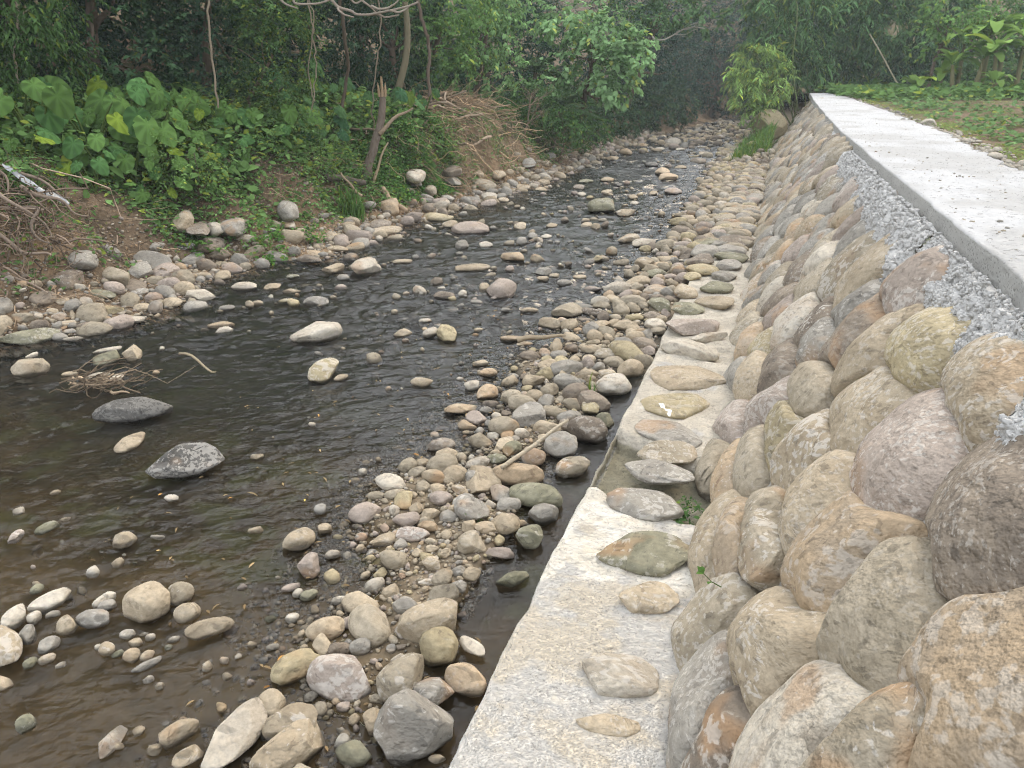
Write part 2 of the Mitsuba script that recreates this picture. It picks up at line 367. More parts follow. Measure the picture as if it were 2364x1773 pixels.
# ------------------------------------------------------------------ surveyed stones, in metres
# stones of the stream and its banks: x, y, z, half-length, half-width, half-height, yaw, tone, angular
RIVER_STONES = [
 (-2.07,2.57,0.003,0.238,0.121,0.110,-2.09,0,1),
 (-1.52,2.90,0.001,0.237,0.192,0.175,-2.25,1,1),
 (-4.85,5.10,-0.003,0.390,0.205,0.163,0.76,6,0),
 (-6.26,5.95,-0.019,0.426,0.213,0.119,3.70,6,0),
 (-2.41,2.56,-0.018,0.235,0.117,0.090,1.61,2,0),
 (-1.76,3.70,0.080,0.233,0.159,0.143,-2.25,0,0),
 (-2.15,2.71,0.005,0.164,0.111,0.101,0.67,0,1),
 (-1.62,5.52,-0.021,0.256,0.133,0.113,3.13,8,0),
 (-9.59,7.55,0.060,0.392,0.217,0.110,0.90,8,0),
 (-1.89,5.85,-0.021,0.247,0.134,0.111,3.33,3,0),
 (-1.74,3.20,0.048,0.172,0.161,0.147,1.76,9,0),
 (-5.88,8.99,-0.006,0.398,0.235,0.154,-2.19,2,1),
 (-2.40,3.11,0.011,0.153,0.101,0.091,-2.19,7,0),
 (-2.09,3.12,0.055,0.217,0.151,0.128,2.92,5,0),
 (-3.14,3.25,-0.037,0.152,0.076,0.064,0.77,0,1),
 (-3.68,3.31,-0.016,0.157,0.143,0.126,-1.73,0,0),
 (-1.53,3.17,-0.025,0.128,0.112,0.101,-2.37,1,0),
 (-2.73,2.48,-0.040,0.117,0.065,0.059,-2.17,0,1),
 (-1.50,6.97,-0.011,0.213,0.171,0.139,2.86,4,0),
 (-2.40,3.47,0.037,0.133,0.091,0.081,-2.22,0,0),
 (-3.04,2.32,-0.051,0.123,0.061,0.027,-1.50,2,1),
 (-1.65,3.54,-0.021,0.140,0.125,0.112,2.01,7,0),
 (-1.53,9.45,0.072,0.354,0.178,0.147,2.35,7,0),
 (-4.35,3.14,-0.037,0.138,0.075,0.065,-1.85,2,0),
 (-6.91,17.63,-0.005,0.473,0.473,0.158,0.37,5,0),
 (-2.15,7.06,0.074,0.261,0.162,0.141,1.28,1,1),
 (-5.36,13.64,-0.031,0.391,0.196,0.082,-2.36,0,1),
 (-2.14,3.56,0.065,0.179,0.123,0.110,2.37,9,0),
 (-1.65,6.54,-0.013,0.179,0.165,0.133,0.25,1,0),
 (-1.45,4.38,-0.040,0.139,0.070,0.058,-2.25,8,0),
 (-1.45,6.17,-0.026,0.174,0.113,0.096,-2.31,9,0),
 (-2.36,4.65,0.044,0.139,0.074,0.063,3.44,5,0),
 (-1.61,7.71,-0.014,0.203,0.164,0.132,2.64,4,0),
 (-1.49,8.27,-0.011,0.217,0.175,0.139,-2.19,2,0),
 (-2.16,8.66,0.071,0.258,0.129,0.102,-2.15,1,0),
 (-1.39,3.34,-0.028,0.138,0.108,0.090,2.93,3,0),
 (-8.74,16.69,0.050,0.584,0.292,0.105,1.34,0,0),
 (-2.77,11.23,0.007,0.346,0.173,0.120,1.11,9,1),
 (-4.95,7.66,-0.013,0.303,0.153,0.135,1.70,7,0),
 (-8.49,6.65,-0.017,0.212,0.206,0.124,2.48,9,0),
 (-4.44,2.94,-0.039,0.127,0.067,0.060,-1.39,2,0),
 (-2.57,2.37,-0.043,0.087,0.053,0.048,-2.18,0,0),
 (-1.48,5.28,-0.030,0.138,0.099,0.085,-2.47,1,1),
 (-8.42,19.03,0.043,0.489,0.346,0.122,2.88,7,0),
 (-7.25,12.91,0.003,0.420,0.310,0.180,2.08,2,1),
 (-3.16,4.33,-0.029,0.140,0.100,0.089,1.47,0,0),
 (-1.48,4.91,-0.024,0.141,0.112,0.103,1.38,8,0),
 (-2.95,7.16,-0.024,0.186,0.093,0.061,-2.30,0,0),
 (-3.93,3.09,-0.039,0.109,0.068,0.060,3.55,1,0),
 (-7.88,7.25,-0.027,0.208,0.144,0.093,-1.88,8,0),
 (-10.86,11.28,0.275,0.605,0.302,0.183,2.81,1,1),
 (-1.85,4.65,0.078,0.127,0.106,0.095,1.19,9,1),
 (-8.90,10.27,0.000,0.253,0.243,0.112,0.71,2,0),
 (-2.02,5.08,0.077,0.169,0.131,0.111,2.29,1,0),
 (-1.64,4.66,-0.045,0.112,0.056,0.043,0.34,5,1),
 (-1.46,3.63,-0.044,0.113,0.056,0.045,2.60,2,1),
 (-4.63,22.20,0.033,0.957,0.429,0.267,1.78,8,0),
 (-4.19,12.13,0.001,0.356,0.254,0.176,1.90,5,0),
 (-4.24,2.70,-0.031,0.210,0.105,0.083,2.58,0,0),
 (-1.76,2.67,0.016,0.096,0.084,0.071,3.05,8,0),
 (-10.65,12.80,0.322,0.517,0.316,0.172,2.05,4,0),
 (-9.50,8.95,0.075,0.228,0.209,0.098,0.82,7,1),
 (-9.95,9.25,0.214,0.257,0.154,0.080,3.43,8,0),
 (-9.22,24.54,0.258,1.000,0.396,0.227,2.22,9,1),
 (-1.78,10.68,0.024,0.244,0.138,0.101,2.63,0,0),
 (-2.90,4.04,-0.027,0.120,0.100,0.093,1.93,5,0),
 (-5.75,5.36,-0.042,0.228,0.114,0.051,1.89,0,0),
 (-10.46,12.05,0.182,0.418,0.233,0.146,1.85,1,1),
 (-2.79,6.23,-0.001,0.137,0.093,0.075,0.42,4,0),
 (-1.83,4.89,0.065,0.111,0.062,0.053,0.36,0,1),
 (-10.34,10.02,0.308,0.464,0.259,0.182,2.37,9,0),
 (-3.30,2.87,-0.052,0.086,0.043,0.023,-2.06,1,1),
 (-1.40,8.90,0.049,0.189,0.150,0.118,1.01,0,0),
 (-1.79,9.44,0.036,0.186,0.122,0.085,-2.60,9,0),
 (-1.94,12.17,0.042,0.224,0.190,0.095,0.16,9,0),
 (-2.35,12.91,0.013,0.262,0.197,0.109,-2.23,2,0),
 (-10.46,10.69,0.230,0.437,0.218,0.157,2.01,1,0),
 (-10.25,11.07,0.136,0.433,0.238,0.173,2.16,5,0),
 (-2.41,5.64,0.058,0.132,0.100,0.086,-2.05,0,0),
 (-7.50,8.99,-0.042,0.194,0.097,0.052,0.70,3,0),
 (-2.84,7.66,-0.008,0.162,0.118,0.093,-2.17,3,0),
 (-3.57,3.49,-0.032,0.098,0.087,0.080,1.94,9,0),
 (-1.75,2.89,0.029,0.080,0.073,0.066,2.12,0,0),
 (-2.31,5.96,0.043,0.123,0.076,0.062,-2.55,2,0),
 (-8.61,11.06,-0.034,0.241,0.140,0.076,3.31,2,0),
 (-6.84,10.54,-0.029,0.222,0.153,0.087,3.18,1,0),
 (-10.45,9.19,0.422,0.442,0.221,0.170,2.24,4,0),
 (-10.28,8.52,0.306,0.289,0.177,0.119,2.11,4,0),
 (-1.41,9.95,0.053,0.196,0.119,0.088,2.62,4,0),
 (-2.17,10.60,0.024,0.215,0.122,0.089,-2.27,0,0),
 (-2.07,13.48,0.034,0.333,0.166,0.109,1.12,0,0),
 (-5.18,3.88,-0.045,0.102,0.052,0.043,-2.01,8,0),
 (-2.19,6.39,0.049,0.143,0.092,0.079,1.15,0,0),
 (-1.85,6.25,-0.027,0.128,0.109,0.094,2.52,1,0),
 (-2.02,3.82,0.055,0.086,0.076,0.068,-2.22,1,1),
 (-8.19,7.56,-0.046,0.172,0.086,0.039,-2.00,2,0),
 (-10.49,13.45,0.601,0.626,0.313,0.186,2.10,1,0),
 (-7.83,12.76,-0.030,0.303,0.152,0.085,-1.81,0,1),
 (-4.47,3.92,-0.039,0.096,0.071,0.059,0.85,0,0),
 (-2.88,10.53,-0.010,0.208,0.122,0.089,2.72,0,0),
 (-1.42,10.92,0.030,0.181,0.175,0.099,0.13,2,0),
 (-1.45,11.82,0.093,0.293,0.157,0.130,2.12,8,0),
 (-3.38,3.34,-0.038,0.081,0.073,0.064,0.79,0,0),
 (-7.53,6.72,-0.044,0.158,0.079,0.045,-1.85,2,0),
 (-10.82,12.21,0.387,0.261,0.179,0.060,0.72,6,1),
 (-2.66,6.06,0.004,0.116,0.079,0.064,-2.49,0,0),
 (-2.36,4.98,0.036,0.105,0.077,0.067,-2.11,0,1),
 (-2.53,4.53,0.033,0.103,0.063,0.056,-1.98,0,0),
 (-9.13,17.23,0.088,0.457,0.229,0.129,1.54,4,0),
 (-4.89,14.84,-0.018,0.332,0.189,0.121,2.44,3,1),
 (-5.04,11.60,-0.036,0.197,0.138,0.069,0.41,4,0),
 (-3.23,9.76,-0.049,0.164,0.082,0.033,0.32,3,0),
 (-1.86,8.52,0.060,0.157,0.102,0.079,-2.33,0,0),
 (-2.42,11.32,0.012,0.215,0.108,0.074,2.69,4,0),
 (-1.69,12.86,0.063,0.230,0.179,0.100,1.01,2,0),
 (-1.85,14.17,0.047,0.285,0.157,0.105,1.01,8,0),
 (-2.19,14.97,0.027,0.338,0.226,0.138,1.51,0,0),
 (-8.91,8.78,0.008,0.176,0.104,0.052,0.79,2,0),
 (-11.34,12.92,0.748,0.778,0.262,0.218,2.29,0,0),
 (-10.02,10.05,0.161,0.308,0.196,0.130,2.36,4,1),
 (-9.27,17.46,0.058,0.437,0.273,0.133,1.75,0,0),
 (-4.03,3.28,-0.044,0.080,0.052,0.045,-1.90,2,0),
 (-10.32,12.58,0.179,0.343,0.225,0.125,2.26,4,0),
 (-10.24,13.32,0.391,0.350,0.175,0.081,3.02,0,0),
 (-10.14,7.98,0.161,0.210,0.127,0.085,3.12,9,0),
 (-2.09,6.34,0.045,0.130,0.084,0.074,1.26,8,0),
 (-2.17,5.25,0.049,0.109,0.068,0.060,1.23,1,0),
 (-4.04,2.99,-0.038,0.076,0.069,0.062,1.99,0,0),
 (-4.20,2.83,-0.039,0.074,0.067,0.061,2.04,1,1),
 (-4.00,2.81,-0.044,0.072,0.053,0.047,-1.66,1,0),
 (-3.58,2.28,-0.043,0.062,0.054,0.048,-1.58,8,0),
 (-2.60,17.27,-0.024,0.407,0.204,0.096,1.19,2,1),
 (-2.04,9.56,0.019,0.146,0.107,0.068,0.21,0,0),
 (-1.48,11.39,0.036,0.167,0.142,0.077,0.13,4,0),
 (-1.88,15.70,0.009,0.250,0.157,0.077,-2.39,0,0),
 (-10.47,15.30,0.666,0.854,0.270,0.229,2.21,1,0),
 (-8.77,13.34,0.035,0.357,0.178,0.091,2.71,4,0),
 (-8.71,14.40,0.046,0.265,0.147,0.070,3.09,0,0),
 (-9.75,9.85,0.109,0.229,0.114,0.074,1.58,1,0),
 (-9.82,18.98,0.284,0.987,0.296,0.261,2.15,3,0),
 (-3.68,7.74,-0.035,0.126,0.096,0.071,0.44,0,0),
 (-2.17,6.12,0.029,0.100,0.061,0.050,0.34,8,0),
 (-10.25,14.85,0.412,0.410,0.244,0.121,2.43,2,0),
 (-9.34,15.34,0.044,0.537,0.268,0.166,1.91,0,1),
 (-10.52,8.00,0.300,0.302,0.155,0.128,2.33,1,0),
 (-9.21,9.32,0.054,0.161,0.132,0.062,0.78,0,1),
 (-2.04,4.32,0.052,0.073,0.073,0.063,0.44,0,0),
 (-6.90,13.84,-0.043,0.206,0.109,0.050,-2.36,0,0),
 (-3.01,17.70,-0.022,0.393,0.196,0.108,1.27,0,1),
 (-4.13,9.53,-0.016,0.300,0.150,0.125,2.16,7,1),
 (-3.06,8.32,-0.029,0.122,0.074,0.052,0.35,3,0),
 (-3.08,7.84,-0.014,0.127,0.078,0.061,-2.22,2,0),
 (-1.39,7.31,-0.030,0.114,0.101,0.085,2.23,8,0),
 (-1.65,8.71,0.018,0.123,0.090,0.063,0.19,0,0),
 (-2.41,8.71,0.062,0.151,0.088,0.070,1.07,0,0),
 (-7.67,11.08,-0.045,0.170,0.085,0.043,3.49,0,0),
 (-9.28,8.28,0.051,0.143,0.095,0.047,0.84,4,0),
 (-3.81,30.57,-0.004,0.784,0.347,0.159,1.52,3,0),
 (-5.30,3.70,-0.045,0.092,0.048,0.042,1.81,5,0),
 (-2.90,3.82,-0.046,0.069,0.035,0.026,-2.18,5,0),
 (-1.85,2.71,0.003,0.052,0.049,0.045,0.60,1,0),
 (-3.78,21.43,-0.021,0.400,0.241,0.113,1.43,0,0),
 (-3.42,11.21,-0.046,0.149,0.074,0.039,0.30,0,0),
 (-4.76,9.46,-0.037,0.141,0.102,0.066,-2.22,0,0),
 (-2.14,5.64,0.048,0.303,0.151,0.076,1.93,0,0),
 (-2.19,3.96,0.028,0.070,0.059,0.053,-1.89,0,0),
 (-8.97,9.69,0.052,0.184,0.152,0.086,2.32,0,0),
 (-8.09,11.20,-0.036,0.179,0.128,0.069,-1.85,0,0),
 (-7.26,8.79,-0.041,0.134,0.096,0.053,0.69,2,1),
 (-9.04,7.82,-0.048,0.130,0.066,0.035,0.86,2,0),
 (-7.70,7.48,-0.022,0.208,0.136,0.109,2.42,0,0),
 (-10.71,9.74,0.615,0.476,0.238,0.153,2.47,1,0),
 (-8.66,22.30,0.061,0.446,0.282,0.115,1.94,1,0),
 (-3.84,21.65,-0.030,0.301,0.258,0.087,1.75,0,0),
 (-3.96,3.24,-0.045,0.062,0.049,0.042,0.89,1,0),
 (-2.73,3.77,-0.020,0.067,0.039,0.035,-2.05,8,0),
 (-3.92,13.74,-0.028,0.209,0.170,0.092,1.85,1,0),
 (-4.40,9.63,-0.039,0.183,0.092,0.061,1.38,2,0),
 (-1.61,7.59,-0.029,0.119,0.097,0.088,1.94,7,0),
 (-2.39,9.13,0.046,0.134,0.102,0.079,1.09,1,0),
 (-2.03,12.73,0.002,0.155,0.131,0.063,0.16,3,0),
 (-2.77,12.86,-0.039,0.167,0.089,0.051,-2.50,5,0),
 (-1.90,15.06,0.011,0.233,0.117,0.076,0.98,3,0),
 (-1.99,4.12,0.052,0.064,0.032,0.024,0.45,0,0),
 (-1.33,2.78,-0.053,0.047,0.024,0.020,0.45,0,0),
 (-10.82,10.97,0.310,0.230,0.179,0.084,2.35,1,0),
 (-9.55,8.21,0.068,0.131,0.096,0.047,0.86,0,0),
 (-3.43,2.89,-0.045,0.055,0.049,0.043,-1.65,0,0),
 (-7.67,18.18,-0.024,0.330,0.205,0.103,1.69,0,0),
 (-2.97,9.54,-0.017,0.119,0.062,0.041,-2.64,0,0),
 (-3.28,8.62,-0.043,0.109,0.071,0.048,0.36,0,0),
 (-8.93,13.82,0.059,0.263,0.145,0.091,2.62,3,0),
 (-9.81,11.46,0.053,0.178,0.120,0.059,3.17,0,0),
 (-9.45,7.86,0.049,0.122,0.081,0.041,0.88,4,0),
 (-9.71,23.23,0.530,0.871,0.261,0.178,2.15,1,1),
 (-6.09,49.93,0.028,1.000,0.520,0.251,1.69,1,0),
 (-2.27,5.43,0.043,0.084,0.052,0.046,2.81,0,0),
 (-1.62,5.13,-0.051,0.069,0.034,0.027,-2.66,3,0),
 (-4.57,4.58,-0.048,0.082,0.041,0.035,3.21,2,1),
 (-3.08,4.55,-0.038,0.066,0.051,0.043,0.60,0,0),
 (-4.32,2.98,-0.045,0.059,0.049,0.044,1.79,2,0),
 (-3.91,2.71,-0.048,0.051,0.041,0.036,0.96,0,1),
 (-2.46,10.91,0.021,0.124,0.080,0.044,0.22,4,0),
 (-2.27,12.17,0.015,0.163,0.135,0.082,1.75,0,0),
 (-8.02,9.81,-0.044,0.129,0.094,0.047,0.69,1,0),
 (-10.79,13.21,0.581,0.552,0.276,0.166,2.26,2,1),
 (-4.33,32.56,0.000,0.907,0.292,0.172,1.87,3,0),
 (-3.13,26.64,-0.021,0.467,0.270,0.110,1.69,5,0),
 (-3.43,38.08,-0.010,0.868,0.378,0.144,1.66,4,0),
 (-2.50,5.04,0.045,0.084,0.067,0.060,2.03,0,1),
 (-2.47,5.39,0.044,0.071,0.055,0.046,3.33,0,0),
 (-1.83,4.31,0.051,0.058,0.044,0.038,0.40,1,0),
 (-3.58,4.37,-0.047,0.063,0.045,0.038,-2.25,0,0),
 (-2.83,4.26,-0.030,0.059,0.040,0.034,0.59,2,0),
 (-3.98,2.65,-0.049,0.051,0.034,0.030,-1.53,8,0),
 (-3.97,2.47,-0.045,0.072,0.046,0.042,2.59,0,0),
 (-2.50,3.79,-0.008,0.054,0.033,0.029,0.58,2,0),
 (-1.76,4.15,0.055,0.068,0.055,0.050,1.97,1,0),
 (-4.37,5.47,-0.047,0.074,0.048,0.038,0.67,0,0),
 (-7.92,6.69,-0.049,0.095,0.050,0.031,0.87,0,0),
 (-10.05,8.65,0.255,0.124,0.119,0.054,2.43,0,0),
 (-9.60,25.33,0.477,0.860,0.293,0.169,1.93,0,0),
 (-7.56,41.88,0.008,1.000,0.300,0.193,1.95,3,0),
 (-6.58,28.68,-0.033,0.354,0.286,0.076,1.80,8,0),
 (-7.50,25.84,-0.035,0.299,0.263,0.070,1.85,0,0),
 (-5.89,16.00,-0.032,0.218,0.170,0.081,1.92,2,1),
 (-3.34,13.07,-0.037,0.140,0.137,0.066,1.82,1,0),
 (-1.99,9.16,0.004,0.099,0.099,0.066,0.21,0,0),
 (-2.25,5.68,0.056,0.073,0.068,0.060,1.95,1,0),
 (-2.19,4.99,0.054,0.086,0.073,0.055,2.90,1,0),
 (-2.37,4.14,0.016,0.061,0.052,0.048,1.80,7,0),
 (-3.61,3.05,-0.048,0.048,0.040,0.035,0.87,2,0),
 (-3.34,2.93,-0.049,0.047,0.036,0.032,-1.95,0,0),
 (-2.70,3.52,-0.005,0.052,0.040,0.036,-1.84,2,0),
 (-6.33,15.66,-0.022,0.291,0.152,0.108,1.80,1,0),
 (-3.19,13.63,-0.042,0.133,0.117,0.053,0.23,0,0),
 (-2.13,4.52,0.045,0.053,0.046,0.040,0.44,0,0),
 (-4.69,7.61,-0.046,0.092,0.052,0.040,-2.04,0,0),
 (-7.40,10.49,-0.048,0.114,0.071,0.035,0.61,7,0),
 (-8.96,7.08,-0.048,0.106,0.053,0.034,-1.61,2,0),
 (-7.25,6.74,-0.048,0.129,0.064,0.035,1.83,2,0),
 (-8.23,12.01,-0.042,0.128,0.119,0.052,0.60,8,0),
 (-9.85,8.86,0.207,0.160,0.108,0.071,2.41,2,0),
 (-9.83,8.34,0.113,0.157,0.104,0.074,2.44,1,0),
 (-10.09,8.18,0.181,0.129,0.065,0.044,3.25,1,0),
 (-9.31,8.02,0.039,0.101,0.072,0.036,0.86,1,0),
 (-8.53,21.24,0.059,0.267,0.206,0.072,1.95,4,0),
 (-10.04,21.34,0.842,1.032,0.310,0.203,2.01,2,0),
 (-8.44,30.81,0.057,0.904,0.274,0.176,1.84,4,0),
 (-5.26,35.78,-0.023,0.612,0.310,0.107,1.72,6,0),
 (-7.48,38.15,-0.020,0.710,0.335,0.116,1.76,0,0),
 (-5.14,25.58,-0.024,0.420,0.229,0.102,1.77,0,0),
 (-5.93,29.38,-0.028,0.427,0.261,0.090,1.77,0,0),
 (-4.26,4.05,-0.052,0.059,0.030,0.023,3.43,2,1),
 (-4.24,3.06,-0.051,0.047,0.029,0.025,0.95,2,1),
 (-3.63,2.90,-0.046,0.059,0.045,0.039,2.78,0,0),
 (-3.30,3.11,-0.052,0.044,0.025,0.022,0.82,2,0),
 (-2.78,2.36,-0.049,0.037,0.034,0.031,0.87,0,1),
 (-3.27,4.81,-0.044,0.057,0.054,0.045,0.60,1,0),
 (-4.38,11.40,-0.044,0.110,0.091,0.047,0.37,1,0),
 (-5.86,18.45,-0.025,0.309,0.169,0.101,1.88,0,0),
 (-4.73,10.15,-0.047,0.101,0.066,0.037,0.44,2,0),
 (-2.68,7.20,-0.004,0.079,0.058,0.047,-2.20,1,0),
 (-9.19,21.54,0.159,0.532,0.266,0.136,2.06,1,0),
 (-9.76,23.44,0.797,0.982,0.295,0.183,1.97,4,0),
 (-9.19,26.28,0.422,0.903,0.271,0.176,1.97,0,0),
 (-8.65,26.12,0.159,0.690,0.207,0.142,2.09,1,0),
 (-7.93,27.58,0.054,0.471,0.242,0.101,1.85,0,0),
 (-3.59,42.65,-0.023,0.721,0.341,0.107,1.65,0,0),
 (-2.56,4.37,0.015,0.050,0.037,0.032,0.53,1,0),
 (-4.36,3.52,-0.045,0.056,0.045,0.042,2.19,2,0),
 (-4.27,3.66,-0.046,0.048,0.047,0.040,0.86,0,1),
 (-3.51,3.01,-0.049,0.041,0.036,0.031,0.86,0,1),
 (-2.66,3.25,-0.011,0.041,0.030,0.026,0.69,2,1),
 (-2.95,2.43,-0.050,0.036,0.033,0.029,0.88,0,1),
 (-2.56,4.36,0.016,0.049,0.038,0.033,0.53,2,0),
 (-2.74,4.54,0.011,0.051,0.040,0.034,0.54,5,0),
 (-5.18,18.90,-0.038,0.208,0.138,0.062,1.31,0,0),
 (-3.81,13.30,-0.042,0.115,0.115,0.052,0.28,0,0),
 (-7.32,12.23,-0.040,0.131,0.114,0.058,2.11,1,0),
 (-9.99,8.39,0.169,0.128,0.093,0.058,2.44,0,0),
 (-8.42,23.17,0.079,0.529,0.264,0.132,1.92,2,0),
 (-9.69,21.53,0.416,0.697,0.209,0.161,1.96,9,0),
 (-8.67,27.27,0.144,0.589,0.294,0.124,1.88,0,0),
 (-9.21,32.23,0.271,0.836,0.286,0.142,1.85,0,0),
 (-9.52,34.05,0.396,1.100,0.330,0.185,1.84,1,0),
 (-7.92,27.57,0.049,0.427,0.214,0.090,1.61,0,0),
 (-5.63,4.00,-0.048,0.050,0.043,0.034,0.95,2,0),
 (-2.75,4.55,0.010,0.053,0.037,0.033,-1.89,0,0),
 (-3.54,2.89,-0.052,0.038,0.026,0.023,0.89,8,0),
 (-2.93,2.97,-0.050,0.042,0.030,0.028,1.78,0,0),
 (-2.47,4.11,-0.001,0.047,0.031,0.028,-1.97,0,0),
 (-4.90,17.38,-0.041,0.151,0.137,0.053,1.85,2,0),
 (-4.33,19.13,-0.031,0.266,0.133,0.083,1.52,0,0),
 (-3.22,15.25,-0.034,0.183,0.119,0.074,1.78,7,1),
 (-3.65,13.58,-0.041,0.118,0.109,0.053,1.83,0,0),
 (-11.02,11.77,0.461,0.288,0.144,0.096,2.32,1,0),
 (-9.21,14.47,0.071,0.212,0.126,0.076,2.14,4,0),
 (-9.84,8.02,0.084,0.097,0.085,0.046,2.46,0,0),
 (-9.17,22.41,0.143,0.633,0.190,0.158,1.96,4,0),
 (-7.85,22.93,-0.034,0.285,0.179,0.074,1.90,0,0),
 (-9.23,30.05,0.505,1.074,0.322,0.180,1.87,1,0),
 (-3.79,2.70,-0.053,0.035,0.022,0.019,-1.87,2,0),
 (-2.81,3.77,-0.030,0.042,0.035,0.032,-1.74,2,0),
 (-2.98,2.32,-0.052,0.030,0.025,0.022,0.91,0,0),
 (-1.87,3.47,0.039,0.035,0.024,0.021,0.49,4,0),
 (-5.22,17.33,-0.033,0.217,0.127,0.076,1.86,1,0),
 (-3.78,11.12,-0.049,0.085,0.061,0.033,0.33,1,1),
 (-3.80,9.97,-0.047,0.078,0.061,0.036,0.36,0,1),
 (-2.56,9.12,0.070,0.135,0.077,0.064,2.05,1,0),
 (-10.03,11.27,0.092,0.175,0.100,0.071,2.30,2,0),
 (-3.89,23.43,-0.035,0.271,0.162,0.072,1.74,2,0),
 (-5.62,4.35,-0.052,0.045,0.027,0.022,0.91,0,0),
 (-5.17,4.03,-0.053,0.043,0.023,0.019,0.91,0,0),
 (-3.46,3.08,-0.052,0.033,0.027,0.024,0.84,2,0),
 (-3.19,2.77,-0.051,0.031,0.028,0.025,0.86,2,0),
 (-3.23,3.71,-0.052,0.037,0.027,0.023,0.72,5,0),
 (-3.70,26.07,-0.036,0.283,0.165,0.068,1.71,0,0),
 (-6.37,26.72,-0.027,0.414,0.207,0.095,1.80,4,0),
 (-1.93,3.44,0.038,0.036,0.032,0.028,2.08,1,0),
 (-3.31,8.03,-0.050,0.060,0.040,0.029,0.39,2,0),
 (-3.09,2.75,-0.051,0.028,0.028,0.024,0.84,0,1),
 (-2.87,3.05,-0.051,0.033,0.029,0.026,2.33,2,0),
 (-11.07,13.03,0.646,1.100,0.330,0.095,2.28,4,0),
 (-10.04,12.25,0.077,0.159,0.091,0.061,2.26,0,0),
 (-9.99,21.20,0.661,0.478,0.239,0.101,2.01,1,0),
 (-8.14,25.78,0.083,0.528,0.264,0.120,1.88,0,0),
 (-3.79,56.88,-0.003,1.000,0.317,0.163,1.64,1,0),
 (-6.25,45.39,-0.026,0.695,0.260,0.096,1.71,2,0),
 (-5.10,45.24,-0.031,0.601,0.257,0.083,1.68,2,0),
 (-5.88,25.02,-0.037,0.273,0.151,0.067,1.80,2,0),
 (-3.52,3.09,-0.055,0.028,0.017,0.015,0.85,0,0),
 (-3.70,2.90,-0.052,0.027,0.027,0.023,0.91,2,0),
 (-3.28,3.04,-0.054,0.027,0.021,0.018,0.82,8,0),
 (-2.81,3.11,-0.054,0.028,0.020,0.018,-1.82,2,0),
 (-6.96,7.07,-0.051,0.052,0.042,0.027,0.78,3,0),
 (-3.89,35.04,-0.029,0.496,0.248,0.089,1.68,0,0),
 (-4.55,9.75,-0.047,0.062,0.052,0.036,2.01,3,0),
 (-5.25,28.01,-0.034,0.332,0.166,0.074,1.76,6,0),
 (-4.15,24.79,-0.033,0.302,0.151,0.076,1.74,0,0),
 (-7.56,7.85,-0.049,0.053,0.042,0.031,2.34,2,0),
]
